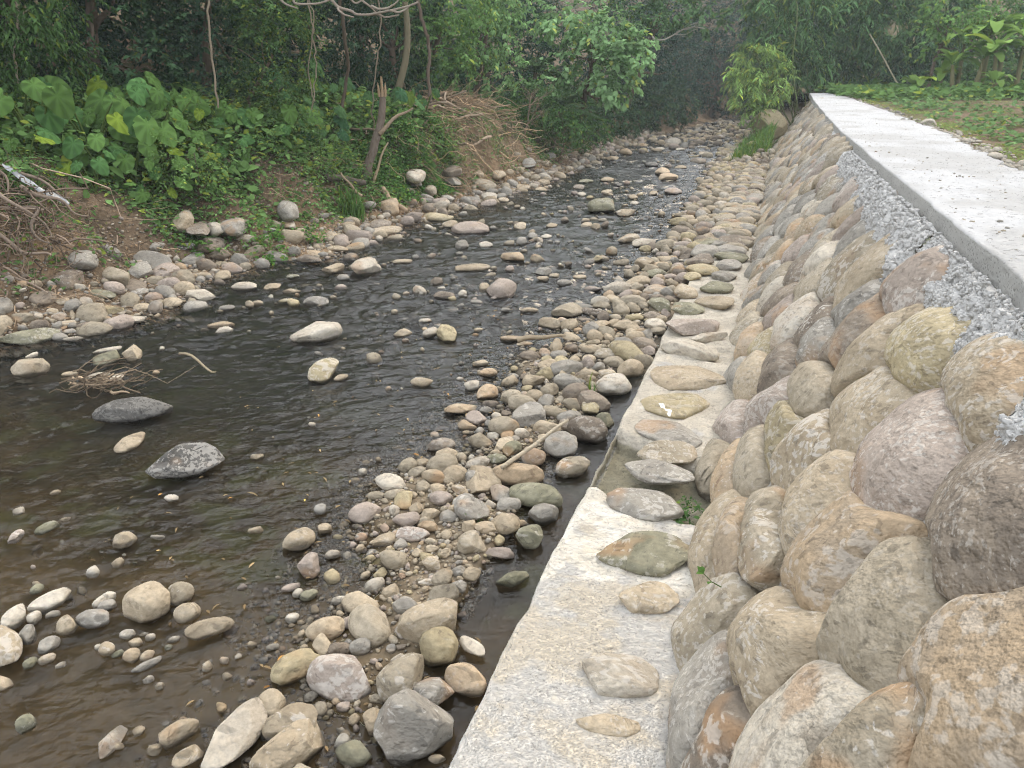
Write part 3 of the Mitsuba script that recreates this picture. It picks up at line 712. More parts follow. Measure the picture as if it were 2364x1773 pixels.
STONE_LABELS = [
 'wide tan angular boulder cut by the bottom edge of the picture',
 'big grey angular boulder touching the footing at the bottom of the picture',
 'large dark boulder streaked with white crust standing in the water',
 'long low dark boulder with a white crust along its top',
 'long whitish oval boulder lying diagonally at the bottom of the picture',
 'pale boulder with dark soil lying on its top',
 'large angular tan stone behind the tan boulder at the bottom edge',
 'big mottled olive boulder beside the footing',
 'long low olive-green boulder at the left picture edge',
 'large smooth orange oval stone on the bar near the footing',
 'large round grey-tan stone in front of and left of the round yellowish boulder',
 'whitish blocky lump of old concrete standing in the stream',
 'large oval yellowish stone left of the upright pinkish oval boulder',
 'large upright pinkish oval boulder at the lower edge of the bar',
 'large angular tan stone right of the big notched tan boulder',
 'big tan boulder with a notched side standing in the shallows',
 'large round grey stone left of the orange-striped stone',
 'large angular tan stone left of the long whitish oval boulder',
 'large oval brown stone behind and right of the blocky grey boulder',
 'large oval tan stone behind the upright pinkish oval boulder',
 'large angular whitish stone left of the long whitish oval boulder',
 'round yellowish boulder beside the pool along the footing',
 'large long yellowish stone behind the large pale footing-side boulder',
 'large long whitish stone behind the small mossy stone',
 'broad flat-topped pinkish boulder near the far left bank',
 'flat-topped angular grey boulder in the middle of the bar',
 'large angular tan stone behind and left of the pinkish midstream boulder',
 'large round grey-tan stone left of the soil-topped boulder',
 'blocky grey boulder in the pool beside the washed-out footing',
 'large flat olive-green stone in front of and right of the angular grey-tan block',
 'large oval grey-tan stone in front of the blocky grey boulder',
 'large long pinkish stone left of the angular grey-tan block',
 'large oval brown stone in front of and left of the large pale footing-side boulder',
 'large pale rounded boulder touching the edge of the footing',
 'large long grey stone left of the large pale footing-side boulder',
 'upright grey stone with an orange stripe leaning on the footing',
 'large flat tan stone in front of the tilted red-brown boulder',
 'long flat grey-tan stone at the water edge of the bar',
 'tilted yellow-brown boulder in the middle of the running water',
 'grey-tan boulder with twigs caught round it at the left',
 'large long whitish stone left of the big notched tan boulder',
 'large long tan stone left of the long whitish oval boulder',
 'large angular grey stone in front of the mottled olive boulder',
 'low yellow oval boulder at the far left waterline',
 'white angular boulder in the fast water below the left bank',
 'large oval tan stone in front of and right of the large dark white-streaked boulder',
 'large round olive-green stone in front of the mottled olive boulder',
 'large flat tan stone in front of and left of the bright orange stone',
 'large long grey stone left of the big notched tan boulder',
 'large long olive-green stone left of the upright tan stone',
 'large angular grey stone behind and left of the round pinkish boulder',
 'angular grey-tan block in the muddy middle of the bar',
 'smooth whitish boulder in the water just off the left bank',
 'round grey stone behind the angular grey-tan block',
 'angular pinkish stone in front of and right of the angular grey-tan block',
 'angular whitish stone right of the round yellowish boulder',
 'large mossy olive boulder with a pale top far up the stream',
 'round pinkish-brown boulder with pale marks in midstream',
 'round tan stone behind and left of the small mossy stone',
 'round olive-green stone right of the tan boulder at the bottom edge',
 'long brown stone in front of the pale wedge stone',
 'angular yellowish stone behind the upright tan stone',
 'flat olive-green stone left of the round pinkish boulder',
 'large flat grey-tan slab at the far left waterline',
 'long tan stone right of the long flat grey-tan stone',
 'round pinkish stone behind the upright pinkish oval boulder',
 'flat tan stone in front of the long dark crusted boulder',
 'angular grey stone right of the round pinkish boulder',
 'long brown stone in front of and left of the bright orange stone',
 'angular tan stone behind and right of the angular grey-tan block',
 'oval grey-tan stone left of the round pinkish boulder',
 'angular grey stone in front of the big notched tan boulder',
 'oval tan stone behind and right of the large pale footing-side boulder',
 'long grey-tan stone behind the large pale footing-side boulder',
 'flat grey-tan stone right of the long flat grey-tan stone',
 'long whitish stone right of the long flat grey-tan stone',
 'oval grey stone left of the round pinkish boulder',
 'round pinkish-orange boulder among the stones of the left bank',
 'oval tan stone left of the large orange oval stone',
 'flat orange stone in front of and right of the smooth whitish boulder',
 'bright orange rounded stone at the left edge of the bar',
 'round grey-tan stone right of the big notched tan boulder',
 'round tan stone left of the big grey angular boulder',
 'long whitish stone left of the large orange oval stone',
 'flat whitish stone right of the smooth whitish boulder',
 'flat grey stone behind the whitish concrete lump',
 'oval brown stone behind and right of the long olive boulder',
 'oval brown stone behind the long olive boulder',
 'long brown stone behind and right of the large pale footing-side boulder',
 'long tan stone behind the large pale footing-side boulder',
 'long tan stone in front of the mossy olive boulder',
 'flat olive-green stone left of the cream oval stone',
 'oval tan stone in front of and left of the flat-topped grey boulder',
 'round grey stone behind and right of the large orange oval stone',
 'angular grey stone behind and left of the soil-topped boulder',
 'flat whitish stone left of the upright tan stone',
 'oval grey stone right of the pale wedge stone',
 'angular tan stone left of the white angular boulder',
 'smooth cream oval stone alone in the brown shallows at the left',
 'long tan stone in front of and left of the long flat grey-tan stone',
 'long whitish stone behind and right of the large pale footing-side boulder',
 'oval olive-green stone right of the long flat grey-tan stone',
 'oval tan stone right of the big notched tan boulder',
 'flat whitish stone in front of and left of the upright tan stone',
 'angular dark stone in front of the tall tan bank boulder',
 'long tan stone left of the large orange oval stone',
 'angular tan stone behind and left of the angular grey-tan block',
 'oval tan stone left of the angular grey-tan block',
 'flat brown stone in front of the tilted red-brown boulder',
 'angular orange stone behind the pinkish midstream boulder',
 'flat brown stone behind the pointed upright stone',
 'flat orange stone in front of the pinkish midstream boulder',
 'long tan stone behind and left of the large pale footing-side boulder',
 'flat brown stone right of the long flat grey-tan stone',
 'long whitish stone in front of and right of the mossy olive boulder',
 'long olive-green stone right of the long flat grey-tan stone',
 'oval tan stone in front of and right of the mossy olive boulder',
 'flat whitish stone behind the upright tan stone',
 'tall rounded tan boulder sitting under the bank of weeds',
 'angular brown stone left of the round pinkish boulder',
 'long tan stone in front of the tilted red-brown boulder',
 'long whitish stone left of the big notched tan boulder',
 'long brown stone right of the round pinkish boulder',
 'flat tan stone right of the pale wedge stone',
 'long grey-tan stone behind the long olive boulder',
 'oval olive-green stone behind the large orange oval stone',
 'oval grey stone behind the angular grey-tan block',
 'round tan stone behind and right of the small mossy stone',
 'angular grey stone behind the small mossy stone',
 'oval grey stone behind and right of the small mossy stone',
 'round olive-green stone in front of the small mossy stone',
 'angular whitish stone in front of and right of the mossy olive boulder',
 'long tan stone in front of and right of the long flat grey-tan stone',
 'long brown stone right of the long flat grey-tan stone',
 'flat tan stone in front of and right of the mossy olive boulder',
 'round grey stone right of the pale wedge stone',
 'flat brown stone left of the white angular boulder',
 'flat tan stone behind and left of the white angular boulder',
 'flat grey stone in front of and left of the round pinkish boulder',
 'tilted red-brown boulder below the broken trunk',
 'long tan stone left of the bright orange stone',
 'long olive-green stone behind and left of the large orange oval stone',
 'long whitish stone right of the pale wedge stone',
 'angular tan stone behind and left of the white angular boulder',
 'round grey stone behind and left of the long olive boulder',
 'angular tan stone in front of and left of the round pinkish boulder',
 'round tan stone left of the angular grey-tan block',
 'flat tan stone right of the white angular boulder',
 'angular tan stone in front of and right of the mossy olive boulder',
 'pointed yellowish stone standing upright in the shallow water',
 'flat orange stone behind the bright orange stone',
 'long whitish stone left of the bright orange stone',
 'round olive-green stone in front of the large pale footing-side boulder',
 'long tan stone right of the flat-topped grey boulder',
 'long tan stone in front of the long flat grey-tan stone',
 'flat tan stone behind and left of the whitish concrete lump',
 'flat brown stone right of the long olive boulder',
 'smooth orange boulder at the edge of the far bar',
 'long pinkish stone left of the cream oval stone',
 'flat pinkish stone behind and left of the upright pinkish oval boulder',
 'round grey stone right of the tan boulder at the bottom edge',
 'long tan stone right of the mossy olive boulder',
 'flat tan stone in front of and right of the pinkish midstream boulder',
 'long tan stone left of the pointed upright stone',
 'round tan stone left of the large orange oval stone',
 'round tan stone behind and left of the soil-topped boulder',
 'oval tan stone left of the smooth whitish boulder',
 'flat tan stone right of the smooth whitish boulder',
 'angular whitish stone in front of and right of the smooth whitish boulder',
 'flat whitish stone right of the long olive boulder',
 'upright tan stone with a stick lying across it',
 'round grey stone left of the round pinkish boulder',
 'flat grey stone in front of the large bank slab',
 'flat tan stone right of the mossy olive boulder',
 'oval grey stone left of the big notched tan boulder',
 'long olive-green stone behind the upright pinkish oval boulder',
 'long grey stone right of the pinkish midstream boulder',
 'long whitish stone left of the pointed upright stone',
 'round yellowish stone in front of and left of the large pale footing-side boulder',
 'oval grey stone in front of the long flat grey-tan stone',
 'flat orange stone right of the long flat grey-tan stone',
 'flat pinkish stone behind and right of the long flat grey-tan stone',
 'flat orange stone in front of and right of the mossy olive boulder',
 'flat tan stone behind the soil-topped boulder',
 'flat tan stone in front of and right of the big grey angular boulder',
 'long grey stone left of the round pinkish boulder',
 'flat tan stone right of the long olive boulder',
 'round tan stone in front of the big notched tan boulder',
 'long tan stone in front of and right of the yellow oval boulder',
 'flat tan stone in front of and left of the long flat grey-tan stone',
 'flat tan stone behind the bright orange stone',
 'long orange stone left of the white angular boulder',
 'flat tan stone behind the smooth whitish boulder',
 'flat brown stone behind the twig-ringed boulder',
 'angular grey stone left of the large bank slab',
 'grey boulder far up the stream before the dark gap',
 'oval tan stone behind the angular grey-tan block',
 'flat orange stone in front of the mottled olive boulder',
 'angular whitish stone in front of the large dark white-streaked boulder',
 'oval tan stone behind and left of the soil-topped boulder',
 'round whitish stone behind the small mossy stone',
 'angular tan stone right of the small mossy stone',
 'flat brown stone right of the pinkish midstream boulder',
 'oval tan stone right of the long flat grey-tan stone',
 'flat grey stone right of the smooth whitish boulder',
 'pale grey wedge-shaped stone standing on the left bank',
 'long orange stone behind and left of the upstream orange boulder',
 'flat pinkish stone in front of the upstream orange boulder',
 'flat brown stone in front of and right of the far grey boulder',
 'angular tan stone left of the large orange oval stone',
 'oval tan stone behind and left of the angular grey-tan block',
 'oval grey stone in front of the angular grey-tan block',
 'oval tan stone in front of and right of the large dark white-streaked boulder',
 'long whitish stone behind and left of the soil-topped boulder',
 'small mossy olive stone beside the left picture edge',
 'round tan stone in front of and left of the small mossy stone',
 'long whitish stone behind the upright pinkish oval boulder',
 'round grey stone behind and right of the soil-topped boulder',
 'long tan stone right of the large dark white-streaked boulder',
 'flat tan stone right of the twig-ringed boulder',
 'long tan stone behind and right of the long olive boulder',
 'oval tan stone behind the large bank slab',
 'long orange stone left of the far grey boulder',
 'flat olive-green stone behind and left of the mossy olive boulder',
 'flat tan stone right of the large bank slab',
 'angular whitish stone in front of and right of the broad pinkish slab',
 'long grey stone behind the long flat grey-tan stone',
 'oval tan stone behind and left of the large pale footing-side boulder',
 'round grey stone left of the large orange oval stone',
 'round grey stone behind and left of the angular grey-tan block',
 'round yellowish stone behind and left of the soil-topped boulder',
 'oval whitish stone in front of and left of the big notched tan boulder',
 'oval tan stone in front of the big notched tan boulder',
 'oval whitish stone behind and left of the upright pinkish oval boulder',
 'small oval grey stone in front of the broad pinkish slab',
 'small flat tan stone behind the long flat grey-tan stone',
 'small oval tan stone left of the angular grey-tan block',
 'small long tan stone right of the tilted yellow-brown boulder',
 'small flat yellowish stone behind and left of the whitish concrete lump',
 'small flat whitish stone behind the twig-ringed boulder',
 'small flat whitish stone in front of and left of the upright tan stone',
 'small flat olive-green stone left of the white angular boulder',
 'small oval whitish stone behind and right of the long olive boulder',
 'small oval grey stone behind and right of the long olive boulder',
 'small flat grey stone behind the long olive boulder',
 'small flat grey stone right of the long olive boulder',
 'small flat brown stone right of the yellow oval boulder',
 'small round whitish stone behind and right of the tilted red-brown boulder',
 'small oval brown stone behind and left of the mossy olive boulder',
 'small flat dark stone behind and left of the upstream orange boulder',
 'small flat tan stone left of the upstream orange boulder',
 'small long tan stone behind the mossy olive boulder',
 'small flat tan stone behind the mossy olive boulder',
 'small angular whitish stone right of the cream oval stone',
 'small angular whitish stone behind the small mossy stone',
 'small round tan stone in front of and left of the big notched tan boulder',
 'small long whitish stone in front of and right of the big notched tan boulder',
 'small angular tan stone left of the long whitish oval boulder',
 'small oval grey stone right of the large dark white-streaked boulder',
 'small flat grey stone left of the pinkish midstream boulder',
 'small oval tan stone right of the broad pinkish slab',
 'small flat whitish stone behind and left of the pointed upright stone',
 'small oval grey stone in front of the bright orange stone',
 'small oval grey stone behind the yellow oval boulder',
 'small round brown stone left of the large bank slab',
 'small oval tan stone behind and right of the large bank slab',
 'small oval grey stone right of the large bank slab',
 'small flat tan stone right of the large bank slab',
 'small flat tan stone right of the far grey boulder',
 'small oval grey stone left of the angular grey-tan block',
 'small round whitish stone in front of and left of the cream oval stone',
 'small angular tan stone in front of the cream oval stone',
 'small angular tan stone in front of the big notched tan boulder',
 'small angular whitish stone left of the upright pinkish oval boulder',
 'small angular tan stone in front of and right of the small mossy stone',
 'small oval whitish stone left of the angular grey-tan block',
 'small oval pinkish stone left of the angular grey-tan block',
 'small flat tan stone left of the mossy olive boulder',
 'small long tan stone right of the pinkish midstream boulder',
 'small long grey stone left of the white angular boulder',
 'small oval tan stone behind and right of the long olive boulder',
 'small oval whitish stone in front of and right of the large bank slab',
 'small round grey-tan stone behind the yellow oval boulder',
 'small oval tan stone right of the large bank slab',
 'small long tan stone right of the large bank slab',
 'small oval grey stone behind and left of the mossy olive boulder',
 'small flat tan stone behind and right of the broad pinkish slab',
 'small oval whitish stone left of the cream oval stone',
 'small oval tan stone behind and left of the soil-topped boulder',
 'small oval olive-green stone in front of and left of the big notched tan boulder',
 'small oval tan stone behind the long whitish oval boulder',
 'small oval tan stone behind and left of the round yellowish boulder',
 'small flat whitish stone in front of and left of the mossy olive boulder',
 'small long tan stone in front of and left of the mossy olive boulder',
 'small angular yellowish stone in front of the mossy olive boulder',
 'small long tan stone behind the long flat grey-tan stone',
 'small round grey stone behind the round pinkish boulder',
 'small oval brown stone left of the white angular boulder',
 'small long tan stone behind and right of the long olive boulder',
 'small round brown stone behind and right of the yellow oval boulder',
 'small flat tan stone in front of and right of the large bank slab',
 'small oval grey stone behind and right of the broad pinkish slab',
 'small long whitish stone right of the small mossy stone',
 'small round whitish stone behind and left of the upright pinkish oval boulder',
 'small oval tan stone left of the long whitish oval boulder',
 'small oval brown stone left of the round yellowish boulder',
 'small oval grey stone right of the broad pinkish slab',
 'small angular grey stone in front of the pinkish midstream boulder',
 'small angular tan stone right of the pointed upright stone',
 'small round grey stone in front of and left of the long flat grey-tan stone',
 'small oval whitish stone right of the round pinkish boulder',
 'small long whitish stone right of the mossy olive boulder',
 'small long tan stone behind and left of the cream oval stone',
 'small flat tan stone left of the cream oval stone',
 'small oval whitish stone in front of the big notched tan boulder',
 'small oval whitish stone behind and left of the long whitish oval boulder',
 'small oval pinkish stone right of the big notched tan boulder',
 'small flat tan stone in front of and left of the upstream orange boulder',
 'small long brown stone behind and left of the mossy olive boulder',
 'small round grey stone left of the round yellowish boulder',
 'small long whitish stone left of the bright orange stone',
 'small angular tan stone behind and left of the long whitish oval boulder',
 'small round whitish stone behind the long whitish oval boulder',
 'small round brown stone left of the pale wedge stone',
 'small oval tan stone behind and right of the smooth whitish boulder',
 'small oval grey stone behind and right of the tilted red-brown boulder',
 'small oval tan stone behind and right of the broad pinkish slab',
 'small long grey stone right of the far grey boulder',
 'small flat whitish stone left of the far grey boulder',
 'small flat whitish stone in front of and right of the far grey boulder',
 'small long whitish stone behind and left of the mossy olive boulder',
 'small long tan stone in front of the big notched tan boulder',
 'small round whitish stone right of the small mossy stone',
 'small oval olive-green stone in front of the big notched tan boulder',
 'small oval whitish stone behind the long whitish oval boulder',
 'small long orange stone in front of and right of the upright tan stone',
 'small long tan stone behind and right of the upstream orange boulder',
 'small oval orange stone left of the pointed upright stone',
 'small oval dark stone behind and right of the mossy olive boulder',
 'small oval tan stone right of the mossy olive boulder',
 'small oval whitish stone right of the upright tan stone',
]
# stones set in the footing: x, y, z, half-length, half-width, half-height, yaw, tone
FOOT_STONES = [
 (-0.66,5.54,0.150,0.319,0.231,0.065,0.12,1),
 (-0.56,4.82,0.150,0.314,0.229,0.074,0.12,8),
 (-0.48,4.30,0.150,0.208,0.136,0.055,-2.61,0),
 (-0.68,6.11,0.150,0.324,0.179,0.053,2.85,1),
 (-0.63,6.53,0.150,0.241,0.179,0.053,1.04,9),
 (-0.52,3.55,0.150,0.211,0.164,0.073,-2.77,2),
 (-0.50,3.16,0.150,0.160,0.061,0.030,0.16,0),
 (-0.76,9.52,0.150,0.311,0.206,0.100,2.79,2),
 (-0.68,8.60,0.150,0.409,0.327,0.068,2.44,0),
 (-0.67,7.72,0.150,0.325,0.266,0.054,0.09,7),
 (-0.71,7.00,0.150,0.297,0.203,0.057,2.48,1),
 (-0.85,10.53,0.150,0.358,0.239,0.121,0.88,5),
 (-0.56,10.14,0.150,0.277,0.054,0.076,-2.38,2),
 (-0.63,11.95,0.150,0.244,0.230,0.085,1.62,0),
 (-0.99,11.50,0.150,0.217,0.201,0.078,1.66,8),
 (-1.17,12.54,0.150,0.310,0.158,0.099,1.96,0),
 (-0.66,12.98,0.150,0.288,0.210,0.082,0.89,8),
 (-0.61,13.83,0.150,0.301,0.193,0.091,1.61,1),
 (-1.17,13.65,0.150,0.205,0.124,0.062,1.66,7),
 (-1.08,14.27,0.150,0.362,0.258,0.106,1.65,7),
 (-0.61,14.77,0.150,0.340,0.205,0.096,1.61,1),
 (-1.15,15.03,0.150,0.400,0.203,0.111,1.65,4),
 (-0.66,15.57,0.150,0.328,0.277,0.088,1.61,8),
 (-1.16,15.97,0.150,0.448,0.262,0.117,1.64,1),
 (-0.64,16.31,0.150,0.358,0.241,0.092,1.61,1),
 (-1.17,16.94,0.150,0.371,0.246,0.084,1.10,8),
 (-0.65,17.30,0.150,0.486,0.280,0.117,1.61,4),
 (-1.05,18.49,0.150,0.392,0.181,0.088,1.63,0),
 (-0.67,19.06,0.150,0.446,0.241,0.098,1.61,0),
 (-1.04,20.40,0.150,0.500,0.258,0.137,1.62,9),
 (-0.60,20.41,0.150,0.500,0.178,0.144,1.60,1),
 (-1.02,21.64,0.150,0.440,0.189,0.085,1.62,9),
 (-0.59,21.50,0.150,0.302,0.186,0.059,1.60,0),
 (-0.98,22.72,0.150,0.483,0.241,0.089,1.61,9),
 (-0.54,22.39,0.150,0.373,0.258,0.070,1.60,0),
 (-0.97,24.24,0.150,0.500,0.256,0.103,1.61,0),
 (-0.49,24.58,0.150,0.500,0.258,0.114,1.59,1),
 (-0.79,17.07,0.150,0.168,0.101,0.041,1.62,2),
]
# stones of the wall face: along, up the slope, half-length, half-width, angle, tone
WALL_STONES = [
 (2.28,1.69,0.420,0.357,2.60,3),
 (3.17,1.98,0.420,0.266,-2.94,4),
 (3.02,1.30,0.420,0.272,-2.94,9),
 (3.29,0.71,0.420,0.309,-3.07,0),
 (3.72,1.15,0.420,0.298,2.96,3),
 (4.49,1.00,0.420,0.320,2.99,0),
 (4.61,0.63,0.420,0.202,-3.13,1),
 (5.03,0.12,0.420,0.167,3.11,0),
 (4.74,0.35,0.420,0.130,-2.99,3),
 (3.30,0.25,0.420,0.179,-3.02,1),
 (2.66,0.92,0.420,0.335,2.75,2),
 (2.28,1.18,0.130,0.130,-1.97,8),
 (2.91,0.38,0.211,0.130,-2.55,4),
 (4.24,1.66,0.420,0.326,2.97,5),
 (5.28,2.02,0.420,0.228,3.14,7),
 (4.16,2.19,0.420,0.211,2.94,0),
 (6.45,2.14,0.420,0.235,3.07,5),
 (6.53,1.61,0.420,0.333,-2.86,4),
 (5.14,1.48,0.420,0.259,-2.70,0),
 (7.82,1.89,0.420,0.420,-3.14,0),
 (8.95,1.74,0.420,0.338,3.07,1),
 (6.34,1.12,0.420,0.130,-2.98,1),
 (7.52,0.75,0.420,0.194,-3.12,6),
 (7.91,1.23,0.420,0.213,-3.10,4),
 (5.82,0.77,0.420,0.176,3.03,7),
 (6.00,0.45,0.420,0.130,-3.07,1),
 (6.16,0.16,0.420,0.130,-2.92,3),
 (6.56,-0.04,0.403,0.130,-2.87,1),
 (10.45,1.93,0.168,0.130,1.97,5),
 (8.10,0.35,0.420,0.130,-3.06,0),
 (7.11,0.11,0.420,0.130,-2.87,5),
 (10.96,0.62,0.420,0.235,-3.13,2),
 (13.94,1.07,0.420,0.130,-2.89,3),
 (9.43,1.22,0.420,0.256,-2.97,9),
 (9.08,0.46,0.420,0.130,-3.01,7),
]

# ------------------------------------------------------------------ ground, stream, sky air
def sheet(xs_of_row, ys, nx, hfun):
    t = np.linspace(0, 1, nx)
    X = np.stack([a + (b - a) * t for a, b in xs_of_row])
    Y = np.repeat(np.asarray(ys)[:, None], nx, 1)
    Z = hfun(X.ravel(), Y.ravel())
    return np.stack([X.ravel(), Y.ravel(), Z], 1), quads(nx, len(ys))


ys = np.concatenate([np.arange(-3, 12, 0.085), np.geomspace(12, 125, 190)])
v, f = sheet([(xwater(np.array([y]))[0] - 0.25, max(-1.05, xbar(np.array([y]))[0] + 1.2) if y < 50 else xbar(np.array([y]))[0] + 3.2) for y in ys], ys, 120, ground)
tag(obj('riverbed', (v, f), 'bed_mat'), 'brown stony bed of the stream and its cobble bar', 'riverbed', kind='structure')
ys = np.concatenate([np.arange(-3, 34, 0.11), np.geomspace(34, 125, 120)])
tt = np.concatenate([np.linspace(0, 5, 75), np.geomspace(5.15, 80, 40)])
X = xwater(ys)[:, None] - 0.02 + 0.24 - tt[None]
Y = np.repeat(ys[:, None], len(tt), 1)
Z = ground(X.ravel(), Y.ravel())
tag(obj('bank', (np.stack([X.ravel(), Y.ravel(), Z], 1), quads(len(tt), len(ys))), 'soil_mat'), 'steep brown earth bank rising from the left edge of the stream', 'bank', kind='structure')

def ripples(x, y):
    """the stream's real waves: choppy over the stony reach, slack in the pool by the footing and in the near shallows"""
    c, s_ = 0.93, 0.36
    u, v = x * c + y * s_, -x * s_ + y * c
    fast = np.clip((meshkit.fbm(np.stack([x * .30 + 3.7, y * .22 + 1.3, x * 0 + 9], -1), 3, 5) + .22 * np.clip((y - 6) / 5, 0, 1) - .38) / .24, 0, 1)
    pool = np.clip((x + 1.75) / .3, 0, 1) * np.clip((9.5 - y) / 1, 0, 1)
    still = np.clip((x + 3.2) / -.6 * -1, 0, 1) * np.clip((4.2 - y) / .8, 0, 1)
    amp = (.26 + 1.0 * fast) * (1 - .25 * np.clip((y - 12) / 5, 0, 1)) * (1 - .93 * pool) * (1 - .6 * still)
    h = 0
    for lam, w, sd in ((.085, np.clip((20 - y) / 7, 0, 1) * 1.25, 1), (.17, np.clip((y - 3) / 7, .35, 1) * np.clip((55 - y) / 20, 0, 1), 2), (.50, np.clip((y - 14) / 14, .10, .8), 3)):
        q = np.stack([u / lam * .72, v / lam + .8 * meshkit.noise(np.stack([u / lam * .25, v / lam * .25, u * 0], -1), 40 + sd), x * 0 + sd], -1)
        h = h + w * lam * (meshkit.noise(q, 20 + sd) - .5 + .5 * (meshkit.noise(q * 2.2, 30 + sd) - .5))
    return .30 * amp * h


ys, y = [], -3.0
while y < 122:
    ys.append(y)
    y += float(np.interp(y, [-3, 1.2, 1.6, 9, 16, 30, 60, 122], [.4, .2, .032, .034, .048, .085, .24, .8]))
rows = [(xwater(np.array([y]))[0] - 0.6, -1.16 if y < 46 else min(12, xbar(np.array([y]))[0] + 2)) for y in ys]
v, f = sheet(rows, ys, 230, ripples)
tag(obj('water', (v, f), 'water_mat'), 'shallow rippled brown stream water', 'water', kind='structure')


def field_z(x, y):
    base = np.interp(y, [-5, 12, 22, 35, 52, 70, 125], [2.16, 2.18, 2.25, 2.45, 2.9, 3.2, 5.0])
    base = base - 0.10 * np.clip((x - coping_r(y)) / 1.0, 0, 1) + 0.012 * np.clip(x - 4, 0, 40)
    rowx = np.sin((y + 0.14 * x) * 2 * np.pi / 3.6)
    rise = np.clip((y - 76) / 30, 0, 1) * 9 * np.clip((x - 2) / 8, 0, 1)
    return base + 0.10 * rowx * np.clip((x - coping_r(y) - 0.6) / 1.2, 0, 1) * np.clip((48 - y) / 6, 0, 1) + 0.10 * fb(x, y, 0.9, 3, 8) + 0.06 * fb(x, y, 5, 2, 9) + rise


def coping_r(y):
    return np.interp(y, [-5, 4, 11, 16, 21, 33, 45, 51, 60], [2.75, 2.8, 2.92, 3.3, 3.68, 3.7, 3.3, 2.4, 2.4])


ys = np.concatenate([np.arange(1, 24, 0.12), np.geomspace(24, 125, 130)])
tt = np.concatenate([np.linspace(0, 8, 90), np.geomspace(8.2, 110, 50)])
X = (coping_r(ys) - 0.35)[:, None] + tt[None] - np.clip((ys - 52) / 3, 0, 1)[:, None] * 3.2
Y = np.repeat(ys[:, None], len(tt), 1)
tag(obj('field', (np.stack([X.ravel(), Y.ravel(), field_z(X.ravel(), Y.ravel())], 1), quads(len(tt), len(ys))), 'field_mat'),
    'brown vegetable field behind the concrete coping', 'field', kind='structure')

# ------------------------------------------------------------------ the concrete footing along the toe of the wall
ys = np.concatenate([np.arange(0.8, 18, 0.035), np.geomspace(18, 50, 120)])
prof_x = np.concatenate([[-1.215, -1.21, -1.205, -1.195, -1.18], np.linspace(-1.15, 0.05, 42)])
prof_z = np.concatenate([[-0.35, -0.1, 0.05, 0.108, 0.125], np.full(42, 0.13)])
X = np.repeat(prof_x[None], len(ys), 0)
Y = np.repeat(ys[:, None], len(prof_x), 1)
edge = 0.028 * (meshkit.fbm(np.stack([ys * 3, ys * 0, ys * 0], -1), 4, 4) - 0.5) * 2 + 0.05 * (meshkit.noise(np.stack([ys * 0.5, ys * 0, ys * 0 + 3], -1), 6) - 0.5)
X = X + edge[:, None] * np.clip((0.05 - X) / 1.2, 0, 1)
top = np.clip((prof_z - 0.1) / 0.025, 0, 1)[None]
Z = np.repeat(prof_z[None], len(ys), 0) + top * (0.07 * fb(X.ravel(), Y.ravel(), 1.6, 4, 11).reshape(X.shape) + 0.05 * fb(X.ravel(), Y.ravel(), 4, 4, 13).reshape(X.shape) + 0.025 * fb(X.ravel(), Y.ravel(), 11, 4, 12).reshape(X.shape))
# a washed-out stretch that lies under water, and a shallow puddle by the wall
wob = 0.55 * fb(X.ravel(), Y.ravel(), 2.2, 3, 14).reshape(X.shape)
wash = np.clip((0.62 - np.abs(Y - 6.05 + 0.5 * (X + 0.6) + wob)) / 0.16, 0, 1)
Z = Z - top * wash * (0.16 + 0.05 * wob)
puddle = np.clip((0.35 - np.abs(Y - 9.55)) / 0.15, 0, 1) * np.clip((X + 0.72) / 0.15, 0, 1)
Z = Z - top * puddle * 0.05
far = np.clip((Y - 16) / 5, 0, 1)
Z = Z - far * top * 0.05
tag('footing', 'low pale concrete footing with stones set in its top, along the wall toe', 'footing')
obj('footing__slab', (np.stack([X.ravel(), Y.ravel(), Z.ravel()], 1), quads(len(prof_x), len(ys))), 'footing_mat')


def put_stone(key, v, f, tone, seed, mott=0.5):
    r = (seed * 0.61803) % 1.0
    uv = np.empty((len(v), 2))
    uv[:, 0] = tone + 0.02 + 0.96 * r
    uv[:, 1] = math.floor(mott * 9.99) + 0.02 + 0.96 * ((seed * 0.7548) % 1.0)
    return obj(key, (v, f), 'stone_mat', smooth=True, uv=uv)


frng = np.random.default_rng(21)
fs = [tuple(r) for r in FOOT_STONES]
y = 16.6
while y < 36:
    for x in (-0.98, -0.52):
        fs.append((x + frng.normal() * 0.07, y + frng.normal() * 0.12, 0.12, frng.uniform(.19, .27), frng.uniform(.13, .19), frng.uniform(.10, .17), frng.uniform(-.4, .4), int(frng.choice([0, 1, 9, 9, 7, 4, 5]))))
    y += 0.46
for i, (x, y, z, a, b, c, yw, tone) in enumerate(fs):
    p, f = stone_shape(3000 + i, 4 if y < 5.2 else 3 if y < 12 else 2, 0.5, 0.17, 0.82)
    put_stone('footing__stone', place_stone(p, (x, y, z - 0.02 + (.05 if y > 9.2 else .015)), (a * (1.08 if y < 6.4 else 1.2), b * (1.1 if y < 6.4 else 1.3), c), yw), f, tone, 3000 + i, 0.55 if y < 9 else 0.3)

# ------------------------------------------------------------------ the stone wall: boulders set in mortar on a battered face
TOE, SU = np.array([-0.12, 0.0, 0.10]), np.array([0.60127, 0.0, 0.79905])
NU = np.array([-SU[2], 0, SU[0]])
WALL_L = 2.528


def slope_len(y):
    return WALL_L + (coping_z(y) - 2.30) / SU[2]


